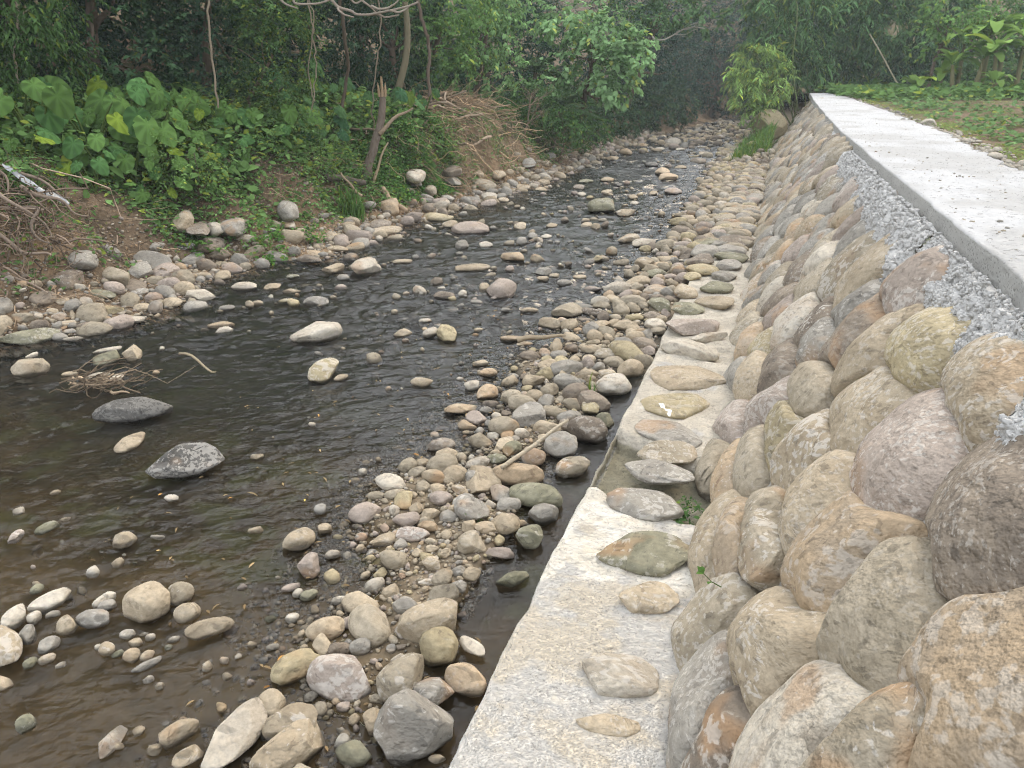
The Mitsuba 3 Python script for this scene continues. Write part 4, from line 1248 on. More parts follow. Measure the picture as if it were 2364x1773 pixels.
wrng = np.random.default_rng(5)
W = [[u, s, min(a, .40) if b > .21 else .50, np.clip(b, .17, .36), 0.0 if a > .3 else ang, {6: 4, 8: 9, 1: 9 if u > 3.5 else 1}.get(t, t)] for u, s, a, b, ang, t in WALL_STONES]
HAND = np.array(W)
pts = [(w[0], w[1]) for w in W]
cand = np.stack([wrng.uniform(1.2, 51.3, 60000), wrng.uniform(0.10, 3.0, 60000)], 1)
cand = cand[cand[:, 1] < slope_len(cand[:, 0]) - np.interp(cand[:, 0], [0, 8, 14, 24, 52], [.55, .50, .36, .2, .14]) - 0.12 * (meshkit.noise(np.stack([cand[:, 0] * 1.3, cand[:, 0] * 0, cand[:, 0] * 0], -1)) - .5)]
acc = np.array(pts)
su, ss = 0.60, 0.44
for c in cand:
    if c[0] < 9 and (np.hypot((HAND[:, 0] - c[0]) / HAND[:, 2], (HAND[:, 1] - c[1]) / HAND[:, 3]) < 1.62).any():
        continue
    d = np.hypot((acc[:, 0] - c[0]) / su, (acc[:, 1] - c[1]) / ss)
    if d.min() > 1.0:
        acc = np.vstack([acc, c])
        W.append([c[0], c[1], wrng.uniform(.29, .38), wrng.uniform(.21, .29), wrng.normal() * .25, int(wrng.choice([1, 1, 9, 9, 1, 5, 9, 4, 0, 2, 0, 3]))])
W = np.array(W)
tree2 = cKDTree(W[:, :2] / [1.3, 1.0])


def quad_form(w, du, ds):
    c, s = np.cos(w[..., 4]), np.sin(w[..., 4])
    p, q = du * c + ds * s, -du * s + ds * c
    return (p / w[..., 2]) ** 2 + (q / w[..., 3]) ** 2


TH = np.linspace(0, 2 * np.pi, 49)[:-1]
TT = np.linspace(0.04, 0.74, 71)
order = np.argsort(W[:, 0])
stuff = MB()
n_wall = 0
tag('stone_wall', 'battered wall of large rounded boulders set in mortar with a pale concrete coping, along the right side of the stream', 'wall')
for n_i, i in enumerate(order):
    w = W[i]
    _, nb = tree2.query(w[:2] / [1.3, 1.0], k=11)
    nb = nb[1:]
    du, ds = np.cos(TH)[:, None] * TT, np.sin(TH)[:, None] * TT
    mine = quad_form(w, du, ds)
    oth = np.min([quad_form(W[j], w[0] + du - W[j, 0], w[1] + ds - W[j, 1]) for j in nb], 0)
    bad = (mine > oth * 0.98) | (mine > 1.9)
    r = TT[np.where(bad.any(1), bad.argmax(1), len(TT) - 1)]
    for _ in range(3):
        r = 0.5 * r + 0.25 * (np.roll(r, 1) + np.roll(r, -1))
    near = w[0] < 6.5
    big = n_wall < 300
    p, f = stone_shape(5000 + i, 5 if w[0] < 3.2 else 4 if w[0] < 5.6 else 3 if w[0] < 15 else 2, 0.12 + 0.2 * (i % 3 == 0), 0.12, 0.82)
    th = np.arctan2(p[:, 1], p[:, 0]) % (2 * np.pi)
    rr = np.interp(th, np.append(TH, 2 * np.pi), np.append(r, r[0])) * 1.13
    h = min(0.22, 0.55 * r.mean() + 0.06) * (0.9 + 0.3 * ((i * 0.618) % 1))
    q = TOE + SU * w[1] + np.array([0, w[0], 0])
    v = q + np.outer(p[:, 0] * rr, [0, 1, 0]) + np.outer(p[:, 1] * rr, SU) + np.outer(p[:, 2] * h - 0.03, NU)
    seed = 5000 + i
    mott = [.75, .5, .35, .6, .8][i % 5]
    if big:
        put_stone('stone_wall__stone', v, f, int(w[5]), seed, mott)
        n_wall += 1
    else:
        u0 = int(w[5]) + 0.02 + 0.96 * ((seed * 0.61803) % 1.0)
        stuff.add(v, f, [u0, math.floor(mott * 9.99) + 0.5])
tag(stuff.put('stone_wall__far_stones', 'stone_mat', as_uv=True), kind='stuff')

ICO = trimesh.creation.icosahedron()
# mortar between the stones; near the coping the raw concrete swells over the upper stones
for k, (u0, u1, du) in enumerate(((0.8, 7.0, 0.018), (7.0, 16.0, 0.035), (16.0, 51.6, 0.1))):
    us = np.arange(u0, u1 + du * 0.5, du)
    ns = int(WALL_L / du)
    t = np.linspace(-0.02, 1, ns)
    Uu, Tt = np.meshgrid(us, t)
    Sl = slope_len(Uu)
    Ss = Tt * Sl
    P = TOE + Ss[..., None] * SU
    P[..., 1] += Uu
    q = P.reshape(-1, 3)
    lump = meshkit.fbm(q * 7, 3, 31) - 0.5
    small = meshkit.fbm(q * 26, 3, 33) - 0.5
    crumb = np.abs(meshkit.noise(q * 38, 35) - 0.5)
    up = np.clip((Ss.ravel() - (Sl.ravel() - 0.62 - 0.35 * (meshkit.noise(q * [0, 1.7, 0], 37) - 0.5))) / 0.35, 0, 1)
    up = up * up * (3 - 2 * up) * np.clip((26 - Uu.ravel()) / 12, 0.15, 1)
    lr = np.random.default_rng(60 + k)
    nl = [0, 16000, 0][k]
    dome = 0.0
    if nl:
        lp = np.stack([lr.uniform(u0, u1, nl), WALL_L + 0.05 - lr.uniform(0, 1, nl) ** 1.4 * 1.5], 1)
        lrad = (.012 + .024 * lr.uniform(0, 1, nl) ** 2.0) * (1.0 if k == 0 else 1.5)
        dd, ii = cKDTree(lp).query(np.stack([Uu.ravel(), Ss.ravel()], 1), k=5)
        dome = np.sqrt(np.maximum(lrad[ii] ** 2 - dd ** 2, 0)).max(1) * 1.1
    off = -0.02 + 0.06 * lump + up * (0.13 + 0.09 * lump) + (0.05 * small + 0.02 * crumb) * (0.6 + 1.0 * up) + dome * (0.4 + 0.6 * up)
    if k < 2:
        m_ = [9000, 4000][k]
        pick = lr.choice(len(q), m_, p=(np.clip(up, .008, 1) / np.clip(up, .008, 1).sum()))
        iv, if_ = np.array(ICO.vertices), np.array(ICO.faces)
        rr_ = (.005 + .016 * lr.uniform(size=m_) ** 1.8) * (1 + .5 * k)
        base = q[pick] + (off[pick] - rr_ * .3)[:, None] * NU + lr.normal(size=(m_, 3)) * .003
        vv = (iv[None] * (1 + .25 * lr.normal(size=(m_, 12, 1)))) * rr_[:, None, None] * lr.uniform(.7, 1.3, (m_, 1, 3)) + base[:, None]
        lumps = MB()
        lumps.add(vv.reshape(-1, 3), (if_[None] + (np.arange(m_) * 12)[:, None, None]).reshape(-1, 3))
        tag(lumps.put('stone_wall__concrete_crumbs', 'mortar_mat'), kind='stuff')
    lip = np.clip((Ss.ravel() - Sl.ravel() + 0.03) / 0.03, 0, 1)
    off = off * (1 - lip) + lip * 0.01
    q = q + off[:, None] * NU
    obj('stone_wall__mortar', (q, quads(len(us), ns)), 'mortar_mat')

# the coping: a cast slab with a rough floated top
ys = np.concatenate([np.arange(0.8, 14, 0.045), np.geomspace(14, 51.6, 230)])
nt = 46
t = np.linspace(0, 1, nt)
cz, cr = coping_z(ys), coping_r(ys)
el = 1.40 + 0.02 * (meshkit.fbm(np.stack([ys * 2.2, ys * 0, ys * 0], -1), 3, 41) - 0.5) * 2 + 0.05 * np.clip((ys - 24) / 12, 0, 1) + 0.05 * (meshkit.noise(np.stack([ys * .45, ys * 0, ys * 0], -1), 43) - .5) * np.clip((ys - 9) / 6, 0, 1)
rows = []
for y, z, r, e in zip(ys, cz, cr, el):
    rag = 0.22 * (meshkit.fbm(np.array([[y * 1.6, 0, 0]]), 4, 47)[0] - 0.5)
    xt = e + 0.035 + (r + rag - e - 0.035) * t
    left = [(e + 0.004, z - 0.27), (e + 0.002, z - 0.20), (e + 0.001, z - 0.12), (e, z - 0.05), (e + 0.001, z - 0.018), (e + 0.012, z - 0.004)]
    right = [(r + rag + 0.05, z - 0.08), (r + rag + 0.16, z - 0.30)]
    rows.append([(a, y, b) for a, b in left] + [(x, y, z) for x in xt] + [(a, y, b) for a, b in right])
P = np.array(rows)
sh = P.shape
q = P.reshape(-1, 3)
topm = np.clip((q[:, 2] - np.repeat(cz, sh[1]) + 0.03) / 0.03, 0, 1)
q[:, 2] += topm * (0.022 * (meshkit.fbm(q * 2.4, 3, 51) - 0.5) + 0.010 * (meshkit.fbm(q * [14, 14, 0], 3, 53) - 0.5))
q[:, 0] += (1 - topm) * 0.010 * (meshkit.fbm(q * [9, 5, 9], 3, 55) - 0.5)
obj('stone_wall__coping', (q, quads(sh[1], sh[0])), 'coping_mat', smooth=50)
labels['stone_wall__coping'] = {'label': 'pale floated concrete coping slab with a grey formed edge'}

# wooded rise that ends the valley
ys, xs = np.linspace(100, 150, 30), np.linspace(-60, 70, 60)
X, Y = np.meshgrid(xs, ys)
Z = np.clip((Y - 101) / 22, 0, 1) * 17 + 3 * fb(X.ravel(), Y.ravel(), .08, 3, 17).reshape(X.shape) - .6
tag(obj('hill', (np.stack([X.ravel(), Y.ravel(), Z.ravel()], 1), quads(60, 30)), 'soil_mat'), 'wooded rise closing the view upstream', 'hill', kind='structure')

# ------------------------------------------------------------------ loose stones of the stream
taken = []
for i, (x, y, z, a, b, c, yw, tone, ang) in enumerate(RIVER_STONES):
    dist = math.hypot(x, y)
    p, f = stone_shape(100 + i, 4 if a / dist > 0.055 else 3 if a / dist > .012 else 2, 0.85 if ang else (.3, .5, .75)[i % 3], 0.15 if ang else 0.12, 0.82 if ang else 0.86)
    key = name('stone')
    tag(key, STONE_LABELS[i], 'stone', 'loose stones of the stream and its banks')
    put_stone(key, place_stone(p, (x, y, max(z, 0.42 * c)), (a, b, c), yw), f, tone, 100 + i, (.95 if tone == 6 else [.35, .5, .2, .65, .0][i % 5]))
    taken.append((x, y, 0.5 * (a + b)))


def scatter(key, n, region, size, tones, seed, sub, label, keep, sink=0.25, flat=(.5, .85), ontop=0.80, wet=False):
    """many smaller stones as one mass; region gives the candidates, keep their likelihood"""
    r = np.random.default_rng(seed)
    P = region(r, n)
    P = P[r.uniform(size=len(P)) < keep(P[:, 0], P[:, 1])]
    S = size(r, len(P))
    o = np.argsort(-S)
    P, S = P[o], S[o]
    cell = {}
    for x, y, s in taken:
        for ax in range(int((x - s - .25) // .25), int((x + s + .25) // .25) + 1):
            for ay in range(int((y - s - .25) // .25), int((y + s + .25) // .25) + 1):
                cell.setdefault((ax, ay), []).append((x, y, s))
    mb = MB()
    Zg = ground(P[:, 0], P[:, 1])
    m = 0
    protos = [stone_shape(seed * 50 + k, sub, 0.35 + 0.5 * (k % 2 == 0), 0.10 + .06 * (k % 3 == 1), 0.92 - .14 * (k % 2 == 0)) for k in range(24)]
    for (x, y), s, zg in zip(P, S, Zg):
        c0 = (int(x // .25), int(y // .25))
        if any((x - q[0]) ** 2 + (y - q[1]) ** 2 < (ontop * (s + q[2])) ** 2 for q in cell.get(c0, ())):
            continue
        e = (x, y, s)
        R_ = int((s + .12) // .25) + 1
        for ax in range(c0[0] - R_, c0[0] + R_ + 1):
            for ay in range(c0[1] - R_, c0[1] + R_ + 1):
                cell.setdefault((ax, ay), []).append(e)
        p, f = protos[r.integers(24)]
        a, b, c = s * r.uniform(.95, 1.3), s * r.uniform(.7, .95), s * r.uniform(*flat)
        zc = zg + c * (1 - 2 * sink)
        if wet and r.uniform() < wet:
            zc = max(zc, c * r.uniform(-.25, .45))
        v = place_stone(p, (x, y, zc), (a, b, c), r.uniform(0, 6.3), r.normal() * .25, r.normal() * .2)
        tone = tones[r.integers(len(tones))]
        mb.add(v, f, [tone + 0.02 + 0.96 * r.uniform(), 0.02 + 0.96 * r.uniform()])
        m += 1
    tag(mb.put(key, 'stone_mat', as_uv=True), label, 'stones', kind='stuff')
    return m


def rect(x0, x1, y0, y1):
    return lambda r, n: np.stack([r.uniform(x0, x1, n), r.uniform(y0, y1, n)], 1)


def strip(fn, e0, e1, y0, y1, geom=True):
    def go(r, n):
        y = np.exp(r.uniform(np.log(y0), np.log(y1), n)) if geom else r.uniform(y0, y1, n)
        return np.stack([fn(y) + r.uniform(e0, e1, n), y], 1)
    return go


def pw(lo, hi, k):
    return lambda r, n: lo * (hi / lo) ** (r.uniform(size=n) ** k)


TAN = [0, 0, 9, 9, 5, 1, 2, 7, 0, 9, 4]
GREY = [1, 1, 9, 0, 2, 4, 1, 5, 9]
cl = lambda x, y, s, seed: meshkit.noise(np.stack([x * s, y * s, x * 0 + seed], -1), seed)
# cobbles of the bar beside the footing
scatter('bar_cobbles', 9000, rect(-4.2, -1.2, 2.0, 17), pw(.028, .15, 1.8), TAN, 61, 2, 'tan cobbles heaped on the gravel bar between stream and footing',
        lambda x, y: np.clip((x - xbar(y) - 0.05) / 0.45, 0, 1) * (x < -1.28) * np.where((y < 9) & (x > -1.62), 0.0, 1) * (1 - 0.75 * ((y < 6.6) & (cl(x, y, 1.3, 3) < .35))))
scatter('bar_gravel', 26000, rect(-4.2, -1.3, 1.9, 11), pw(.008, .034, 1.5), TAN, 62, 0, 'small gravel between the cobbles of the bar',
        lambda x, y: np.clip((x - xbar(y) + 0.5) / 0.6, 0, 1) * (x < np.where(y < 9, -1.62, -1.25)) * (0.35 + 0.65 * (cl(x, y, 2.0, 4) > .4)), ontop=0.6)
scatter('far_bar_cobbles', 15000, rect(-4.3, -0.15, 16, 52), pw(.06, .23, 1.3), TAN, 63, 1, 'tan cobbles covering the far part of the bar below the wall',
        lambda x, y: np.clip((x - xbar(y)) / 0.8, 0, 1) * np.where((x > -1.25) & (y < 34), 0.0, 1) * np.where((y > 38) & (x > -1.7), 0.0, 1))
# stones standing in the running water
scatter('stream_stones', 5200, strip(lambda y: xwater(y) * 0.5 + xbar(y) * 0.5, -3.2, 3.0, 8, 60), pw(.03, .15, 1.7), TAN + GREY, 64, 1, 'stones breaking the surface all over the stony reach upstream',
        lambda x, y: np.clip((y - 7) / 12, 0.05, 0.5) * (cl(x, y, 0.8, 5) > .52) * (x > xwater(y) + 0.3), wet=.62)
scatter('stream_pebbles', 5200, rect(-8.6, -2.4, 2.4, 16), pw(.015, .06, 1.6), [2, 0, 9, 1, 5, 2, 0, 8], 65, 1, 'pale pebbles strewn in the shallow water near the bar',
        lambda x, y: (x < xbar(y)) * (x > xwater(y) + .4) * np.clip(1.05 - (xbar(y) - x) / (1.6 + 1.5 * (y < 4)), 0.02, 1) * (cl(x, y, 1.1, 6) > .45), sink=0.0, wet=.35)
scatter('far_stream_stones', 5500, rect(-9, 9, 38, 105), pw(.08, .34, 1.3), TAN + [4, 4, 6], 66, 1, 'stones filling the dim far reach of the stream',
        lambda x, y: 0.8 * (x > xwater(y) + .1) * (x < xbar(y) + 1.5) * np.clip((y - 40) / 12, .15, 1), wet=.8)
# stones at the foot of the left bank
scatter('bank_cobbles', 11000, strip(xwater, -2.0, 0.35, 5, 60), pw(.04, .25, 1.7), GREY + [0, 9, 5, 4], 67, 1, 'grey and tan stones along the foot of the left bank',
        lambda x, y: np.clip(1.15 - np.abs(xwater(y) - x - .4) / (1.1 + .5 * cl(x, y, .5, 7)), 0, 1) * (0.35 + .65 * (cl(x, y, .8, 8) > .4)))
scatter('bank_gravel', 9000, strip(xwater, -2.2, 0.2, 5, 34), pw(.02, .05, 1.4), GREY + [0, 9, 5, 4], 68, 0, 'small stones and rubble between the stones of the left bank',
        lambda x, y: 0.85 + 0 * x)

# ------------------------------------------------------------------ foliage and wood: builders
def unit(v):
    return v / (np.linalg.norm(v, axis=-1, keepdims=True) + 1e-9)


# leaf outlines: (along, across, lift) and faces
DIAMOND = (np.array([[0, 0, 0], [.45, .5, .10], [1, 0, -.06], [.45, -.5, .10]]), np.array([[0, 2, 1], [0, 3, 2]]))
OVAL = (np.array([[0, 0, 0], [.28, .42, .06], [.62, .44, .05], [1, 0, -.12], [.62, -.44, .05], [.28, -.42, .06]]),
        np.array([[0, 5, 1], [1, 5, 4], [1, 4, 2], [2, 4, 3]]))
BLADE = (np.array([[0, .3, 0], [0, -.3, 0], [.4, .5, .12], [.4, -.5, .12], [.75, .35, .10], [.75, -.35, .10], [1, 0, -.05]]),
         np.array([[0, 1, 3], [0, 3, 2], [2, 3, 5], [2, 5, 4], [4, 5, 6]]))


def leaves(mb, pos, axis, normal, length, width, color, shape=DIAMOND):
    pos, axis = np.asarray(pos, float), unit(np.asarray(axis, float))
    side = unit(np.cross(normal, axis))
    up = np.cross(axis, side)
    T_, F_ = shape
    n, k = len(pos), len(T_)
    L, Wd = np.broadcast_to(length, (n,)), np.broadcast_to(width, (n,))
    v = pos[:, None] + T_[None, :, 0, None] * L[:, None, None] * axis[:, None] + T_[None, :, 1, None] * Wd[:, None, None] * side[:, None] + T_[None, :, 2, None] * L[:, None, None] * up[:, None]
    f = (F_[None] + (np.arange(n) * k)[:, None, None]).reshape(-1, 3)
    mb.add(v.reshape(-1, 3), f, np.repeat(np.broadcast_to(color, (n, 3)), k, 0))


LEAF_GAIN = 1.36


def tint(r, n, base, spread=0.22, yellow=0.08):
    c = np.asarray(base)[None] * np.exp(r.normal(size=(n, 1)) * spread)
    y = (r.uniform(size=(n, 1)) < yellow)
    return np.clip(np.where(y, c * [1.9, 1.35, .8], c), 0.004, 0.6) * LEAF_GAIN


def crown(mb, r, blobs, leaf, base, per=11, shape=DIAMOND, ratio=.5, droop=.35, twig=.45, spread=.25, yellow=.06, dens=1.0):
    """sprays of leaves over the outer part of each blob (x, y, z, rx, ry, rz)"""
    for (cx, cy, cz, rx, ry, rz) in blobs:
        area = 4 * np.pi * ((rx * ry) ** 1.6 / 3 + (rx * rz) ** 1.6 / 3 + (ry * rz) ** 1.6 / 3) ** (1 / 1.6)
        n = int(dens * area * 1.15 / (per * leaf * leaf * ratio) * 0.75) + 3
        d = unit(r.normal(size=(n, 3)))
        lum = meshkit.noise(d * 2.3 + [cx, cy, cz], 3)
        k = (0.62 + 0.42 * r.uniform(size=n) ** 0.6) * (0.80 + 0.42 * lum)
        c = np.array([cx, cy, cz]) + d * k[:, None] * [rx, ry, rz]
        tw = unit(d * .7 + r.normal(size=(n, 3)) * .55 + [0, 0, -droop])
        t = np.tile(np.linspace(0, 1, per), n)
        i = np.repeat(np.arange(n), per)
        m = n * per
        sgn = np.where(np.tile(np.arange(per) % 2, n) == 0, 1, -1)[:, None]
        sd = unit(np.cross(tw[i], [0.02, 0.01, 1]))
        pos = c[i] + tw[i] * (t * twig)[:, None] + r.normal(size=(m, 3)) * .04 * twig
        ax = unit(tw[i] * .55 + sgn * sd * .8 + r.normal(size=(m, 3)) * .28 + [0, 0, -droop * .7])
        nm = unit(np.array([0, 0, 1]) + .5 * d[i] + r.normal(size=(m, 3)) * .38)
        L = leaf * np.exp(r.normal(size=m) * .22)
        col = tint(r, m, base, spread * .5, yellow) * np.exp(r.normal(size=(n, 1)) * spread)[i]
        leaves(mb, pos, ax, nm, L, L * ratio, col, shape)


BARK, PALE, TWIG, DARKB = (.13, .10, .075), (.33, .28, .22), (.22, .16, .11), (.06, .048, .036)


def trunk_of(key, pts, rad, color, r, limbs=4, length=1.6, sides=8):
    mb = MB()
    pts = np.asarray(pts, float)
    n = 14
    s = np.linspace(0, len(pts) - 1, n)
    q = np.stack([np.interp(s, np.arange(len(pts)), pts[:, k]) for k in range(3)], 1) + r.normal(size=(n, 3)) * rad * .18
    rr = np.linspace(rad, rad * .45, n) * (1 + .08 * r.normal(size=n))
    mb.add(*tube(q, rr, sides), color)
    for _ in range(limbs):
        k = r.integers(n // 2, n - 1)
        d = unit(r.normal(size=3) + [0, 0, .5])
        mb.add(*tube(wander(q[k], q[k] + d * length * r.uniform(.6, 1.2), 7, .08, r), np.linspace(rr[k] * .6, rr[k] * .15, 7), 5), color)
    return mb.put(key, 'wood_mat')


def tree(base_name, label, cat, blobs, base_col, leaf, foot, rad=.12, seed=1, bark=BARK, group=None, limbs=5, trunk=True, **kw):
    r = np.random.default_rng(seed)
    key = name(base_name)
    mb = MB()
    crown(mb, r, blobs, leaf, base_col, **kw)
    tag(mb.put(key + '__crown', 'leaf_mat'), kind='stuff')
    if trunk:
        b = np.asarray(blobs)
        topc = b[:, :3].mean(0)
        foot = np.asarray(foot, float)
        trunk_of(key + '__trunk', [foot, foot * .5 + topc * .5 + r.normal(size=3) * [.25, .25, 0], topc + [0, 0, .3]], rad, bark, r, limbs, max(b[:, 3]) * .9)
    tag(key, label, cat, group)
    return key


def g3(x, y, dz=0.0):
    return np.array([x, y, float(ground(np.array([x]), np.array([y]))[0]) + dz])


# ------------------------------------------------------------------ the wooded left bank
DG, MG, LG, BG = (.042, .080, .040), (.058, .112, .040), (.150, .245, .115), (.033, .062, .038)
tree('tree', 'feathery dark green tree hanging over the upper left corner', 'tree', [(-14.9, 12.9, 3.9, 1.0, 1.3, 1.0), (-14.9, 12.6, 5.2, 1.4, 1.6, 1.1), (-15.8, 12.2, 8.2, 2.2, 2.6, 1.8)], (.045, .085, .03), .15, g3(-16.2, 12.8, -.2), seed=11, ratio=.32, droop=.9, twig=.7)
tree('tree', 'tall vine-covered tree with a brown trunk behind the big-leaved plants at the left', 'tree', [(-15.4, 16.3, 4.3, 1.5, 1.5, 1.7), (-16.2, 15.3, 3.6, 1.2, 1.3, .9), (-15.6, 16.8, 6.0, 1.8, 1.8, 1.0), (-15.6, 16.6, 8.8, 2.6, 2.6, 1.8)], DG, .14, g3(-16.0, 16.0, -.2), seed=12, rad=.2)
tree('tree', 'dark leafy tree left of the hanging creeper', 'tree', [(-14.2, 18.2, 4.4, 1.5, 1.5, 1.6), (-14.0, 17.8, 3.1, 1.2, 1.2, .8), (-14.6, 18.8, 6.0, 1.6, 1.6, 1.0), (-14.8, 19.6, 8.6, 2.6, 2.4, 1.8)], BG, .13, g3(-15, 18.6, -.2), seed=13, rad=.16)
tree('shrub', 'tall column of creeper-covered shrub standing forward of the dark gap in the trees', 'shrub', [(-11.9, 17.1, 3.0, .75, .9, .8), (-11.8, 17.5, 4.2, .95, 1.0, 1.0), (-11.9, 17.7, 5.3, 1.0, 1.0, .8), (-11.5, 16.9, 2.4, .8, .8, .45)], (.052, .092, .036), .10, g3(-12.2, 17.6, -.2), seed=14, rad=.07, yellow=.14)
tree('shrub', 'light yellow-green bush low on the bank below the creeper column', 'shrub', [(-12.6, 15.7, 2.5, .8, .8, .45), (-12.0, 16.4, 2.6, .6, .6, .4)], (.078, .125, .040), .08, g3(-12.5, 15.9, -.1), seed=15, rad=.03, yellow=.22)
tree('tree', 'deeply shaded tree in the dark gap behind the two hanging creepers', 'tree', [(-16.5, 26.0, 5.0, 2.6, 2.2, 2.2), (-16.4, 25.4, 6.8, 2.4, 2.4, 1.3), (-16.4, 24.8, 7.6, 2.8, 2.8, 1.1), (-17.5, 23.5, 4.0, 2.0, 2.2, 1.6)], BG, .16, g3(-17, 26, -.3), seed=16, rad=.22)
tree('tree', 'shaded tree hung with creepers behind the broken trunk', 'tree', [(-13.6, 26.6, 4.6, 1.6, 1.7, 1.5), (-12.6, 26.0, 3.3, 1.2, 1.2, .9), (-13.5, 27.2, 6.3, 2.0, 2.0, 1.2)], (.034, .062, .034), .14, g3(-14, 27, -.3), seed=17, rad=.2, droop=.8)
tree('tree', 'mid green tree right of the leaning trunk, lit on its upper leaves', 'tree', [(-12.2, 28.2, 5.0, 1.4, 1.4, 1.3), (-11.6, 28.0, 6.3, 1.6, 1.6, 1.1), (-12.0, 28.6, 4.0, 1.1, 1.2, .8)], (.105, .185, .065), .16, g3(-12.8, 28.6, -.2), seed=18, rad=.14, shape=OVAL)
tree('tree', 'pale green tree with drooping leaves above the heap of dead branches', 'tree', [(-11.4, 31.6, 5.4, 1.3, 1.4, 1.2), (-11.2, 31.8, 4.0, 1.0, 1.1, .9), (-12.0, 32.4, 6.8, 2.0, 2.0, 1.4)], (.125, .21, .090), .18, g3(-12.4, 32, -.2), seed=19, rad=.13, shape=OVAL, droop=.7)
tree('tree', 'dark tree behind the palm fronds', 'tree', [(-14, 41, 5.0, 3.0, 2.4, 2.6), (-13.6, 42, 6.8, 2.6, 2.4, 1.2), (-16, 36, 4.5, 2.4, 2.6, 2.0)], BG, .18, g3(-14.5, 41, -.3), seed=20, rad=.22)
tree('tree', 'broad light green tree with big round leaves leaning over the stream', 'tree', [(-9.7, 37.8, 6.2, 1.6, 1.5, .7), (-7.9, 36.8, 5.6, 1.4, 1.4, .6), (-8.0, 36.4, 4.2, 1.7, 1.5, .75), (-6.4, 35.8, 4.8, 1.0, 1.1, .7), (-9.9, 36.0, 3.6, .8, 1.0, .5), (-7.0, 35.6, 3.4, .7, .8, .45)], LG, .24, g3(-9.6, 39, -.2), seed=21, rad=.16, shape=OVAL, ratio=.75, droop=.55, twig=.6, yellow=.04, limbs=9, dens=2.2)
tree('tree', 'tree with light upper branches overhanging the dark end of the stream', 'tree', [(-7.0, 50, 7.4, 2.0, 2.0, .9), (-5.0, 50.5, 7.0, 1.4, 1.5, .7), (-9, 51, 8.6, 2.6, 2.4, 1.3), (-8.6, 50, 6.0, 1.2, 1.4, .6)], (.070, .125, .055), .22, g3(-10, 51, -.2), seed=22, rad=.2, shape=OVAL, ratio=.6, limbs=8)
for i, (x, y, z, s) in enumerate([(-8.6, 33.4, 1.7, .8), (-9.6, 33.2, 2.3, .9), (-8.7, 37.4, 1.5, 1.0), (-9.3, 42, 1.6, 1.2), (-9.4, 47, 1.6, 1.3), (-9.6, 52, 1.6, 1.5), (-9.0, 59, 1.8, 1.8), (-8.4, 67, 1.8, 2.0)]):
    tree('shrub', ['bright green shrub at the water edge below the palm', 'green shrub beside the dead bush', 'dense shrub under the big-leaved tree', 'fern-like shrub at the shaded waterline', 'dark shrub over the stones of the shaded bank', 'dark green bush at the bend', 'dim bush far along the left bank', 'farthest dim bush on the left bank'][i], 'shrub',
         [(x, y, z, s, s, s * .75), (x - .7 * s, y + .4, z + .6 * s, s, s, s * .8)], MG if i < 3 else (.036, .066, .034), .13 + .01 * i, g3(x - .4, y, -.1), seed=40 + i, rad=.04, ratio=.4, droop=.6)
for i, (x, y, z, s, lab) in enumerate([(-11.5, 13.4, 1.9, .55, 'small-leaved bush on the slope in front of the big-leaved clump'), (-11.6, 15.9, 2.1, .6, 'bush covering the upper end of the fallen log'), (-11.0, 16.9, 1.7, .55, 'weedy bush on the slope below the creeper column'), (-10.9, 18.3, 1.5, .5, 'bush of small leaves left of the broken trunk'),
                                        (-11.4, 20.6, 2.3, .55, 'bush just behind the broken trunk'), (-10.6, 21.6, 1.7, .6, 'mound of small-leaved weeds right of the broken trunk'), (-10.3, 23.2, 1.6, .6, 'green mound of creeper hanging left of the bare cut bank'), (-12.5, 9.9, 2.0, .6, 'pale fine-leaved bush above the root tangle'), (-12.2, 17.9, 2.4, .6, 'bush at the foot of the creeper column')]):
    tree('shrub', lab, 'shrub', [(x, y, z, s, s * 1.2, s * .6), (x + .3, y + .3, z - .35, s * .7, s * .8, s * .5)], (.072, .132, .048) if i % 2 else (.088, .150, .050), .075, g3(x, y, -.1), seed=660 + i, rad=.02, droop=.3, yellow=.12, limbs=2)
# the deep wood that closes the view
DARKL = ['dark tree over the shaded left bank behind the light green tree', 'dim tree at the bend of the stream, left of the dark gap', 'dark tree at the middle of the far gap', 'dark tree at the right of the far gap', 'dim tree behind the pale bamboo clump', 'tall dark tree behind the palms', 'tall dark tree behind the cut bank', 'tall dark tree behind the hanging creepers', 'tall dark tree behind the big-leaved plants', 'dark tree behind the upper left corner', 'farthest dark tree on the rise, left', 'farthest dark tree on the rise, middle', 'farthest dark tree on the rise, right']
DARK = [(-12, 62, 5, 4.5, 4, 3.6), (-12, 76, 5.2, 5, 5, 4.2), (-7, 88, 5.5, 5, 4, 4.6), (-1, 96, 6, 5, 4, 5), (4, 86, 6, 4.5, 4, 5), (-18, 48, 6, 5, 5, 3.0), (-20, 36, 5.8, 5, 5, 2.6), (-21, 26, 6.6, 4.5, 5, 3.0), (-20.5, 18, 8.5, 4, 4.5, 4.5), (-19.5, 11, 8.5, 4, 4, 4.5), (-13, 99, 8, 6, 4, 5.5), (-3, 106, 9, 7, 4, 6.5), (8, 99, 8, 6, 4, 5.5)]
for i, b in enumerate(DARK):
    x, y, z, rx, ry, rz = b
    tree('tree', DARKL[i], 'tree', [b, (x + 1.5, y - 1, z - 2.6, rx * .7, ry * .7, rz * .5), (x, y, z + rz * .7, rx * .8, ry * .8, rz * .5)], (.024, .046, .032), .29, g3(x, y, -.4), seed=70 + i, rad=.3, twig=.8, dens=.85)

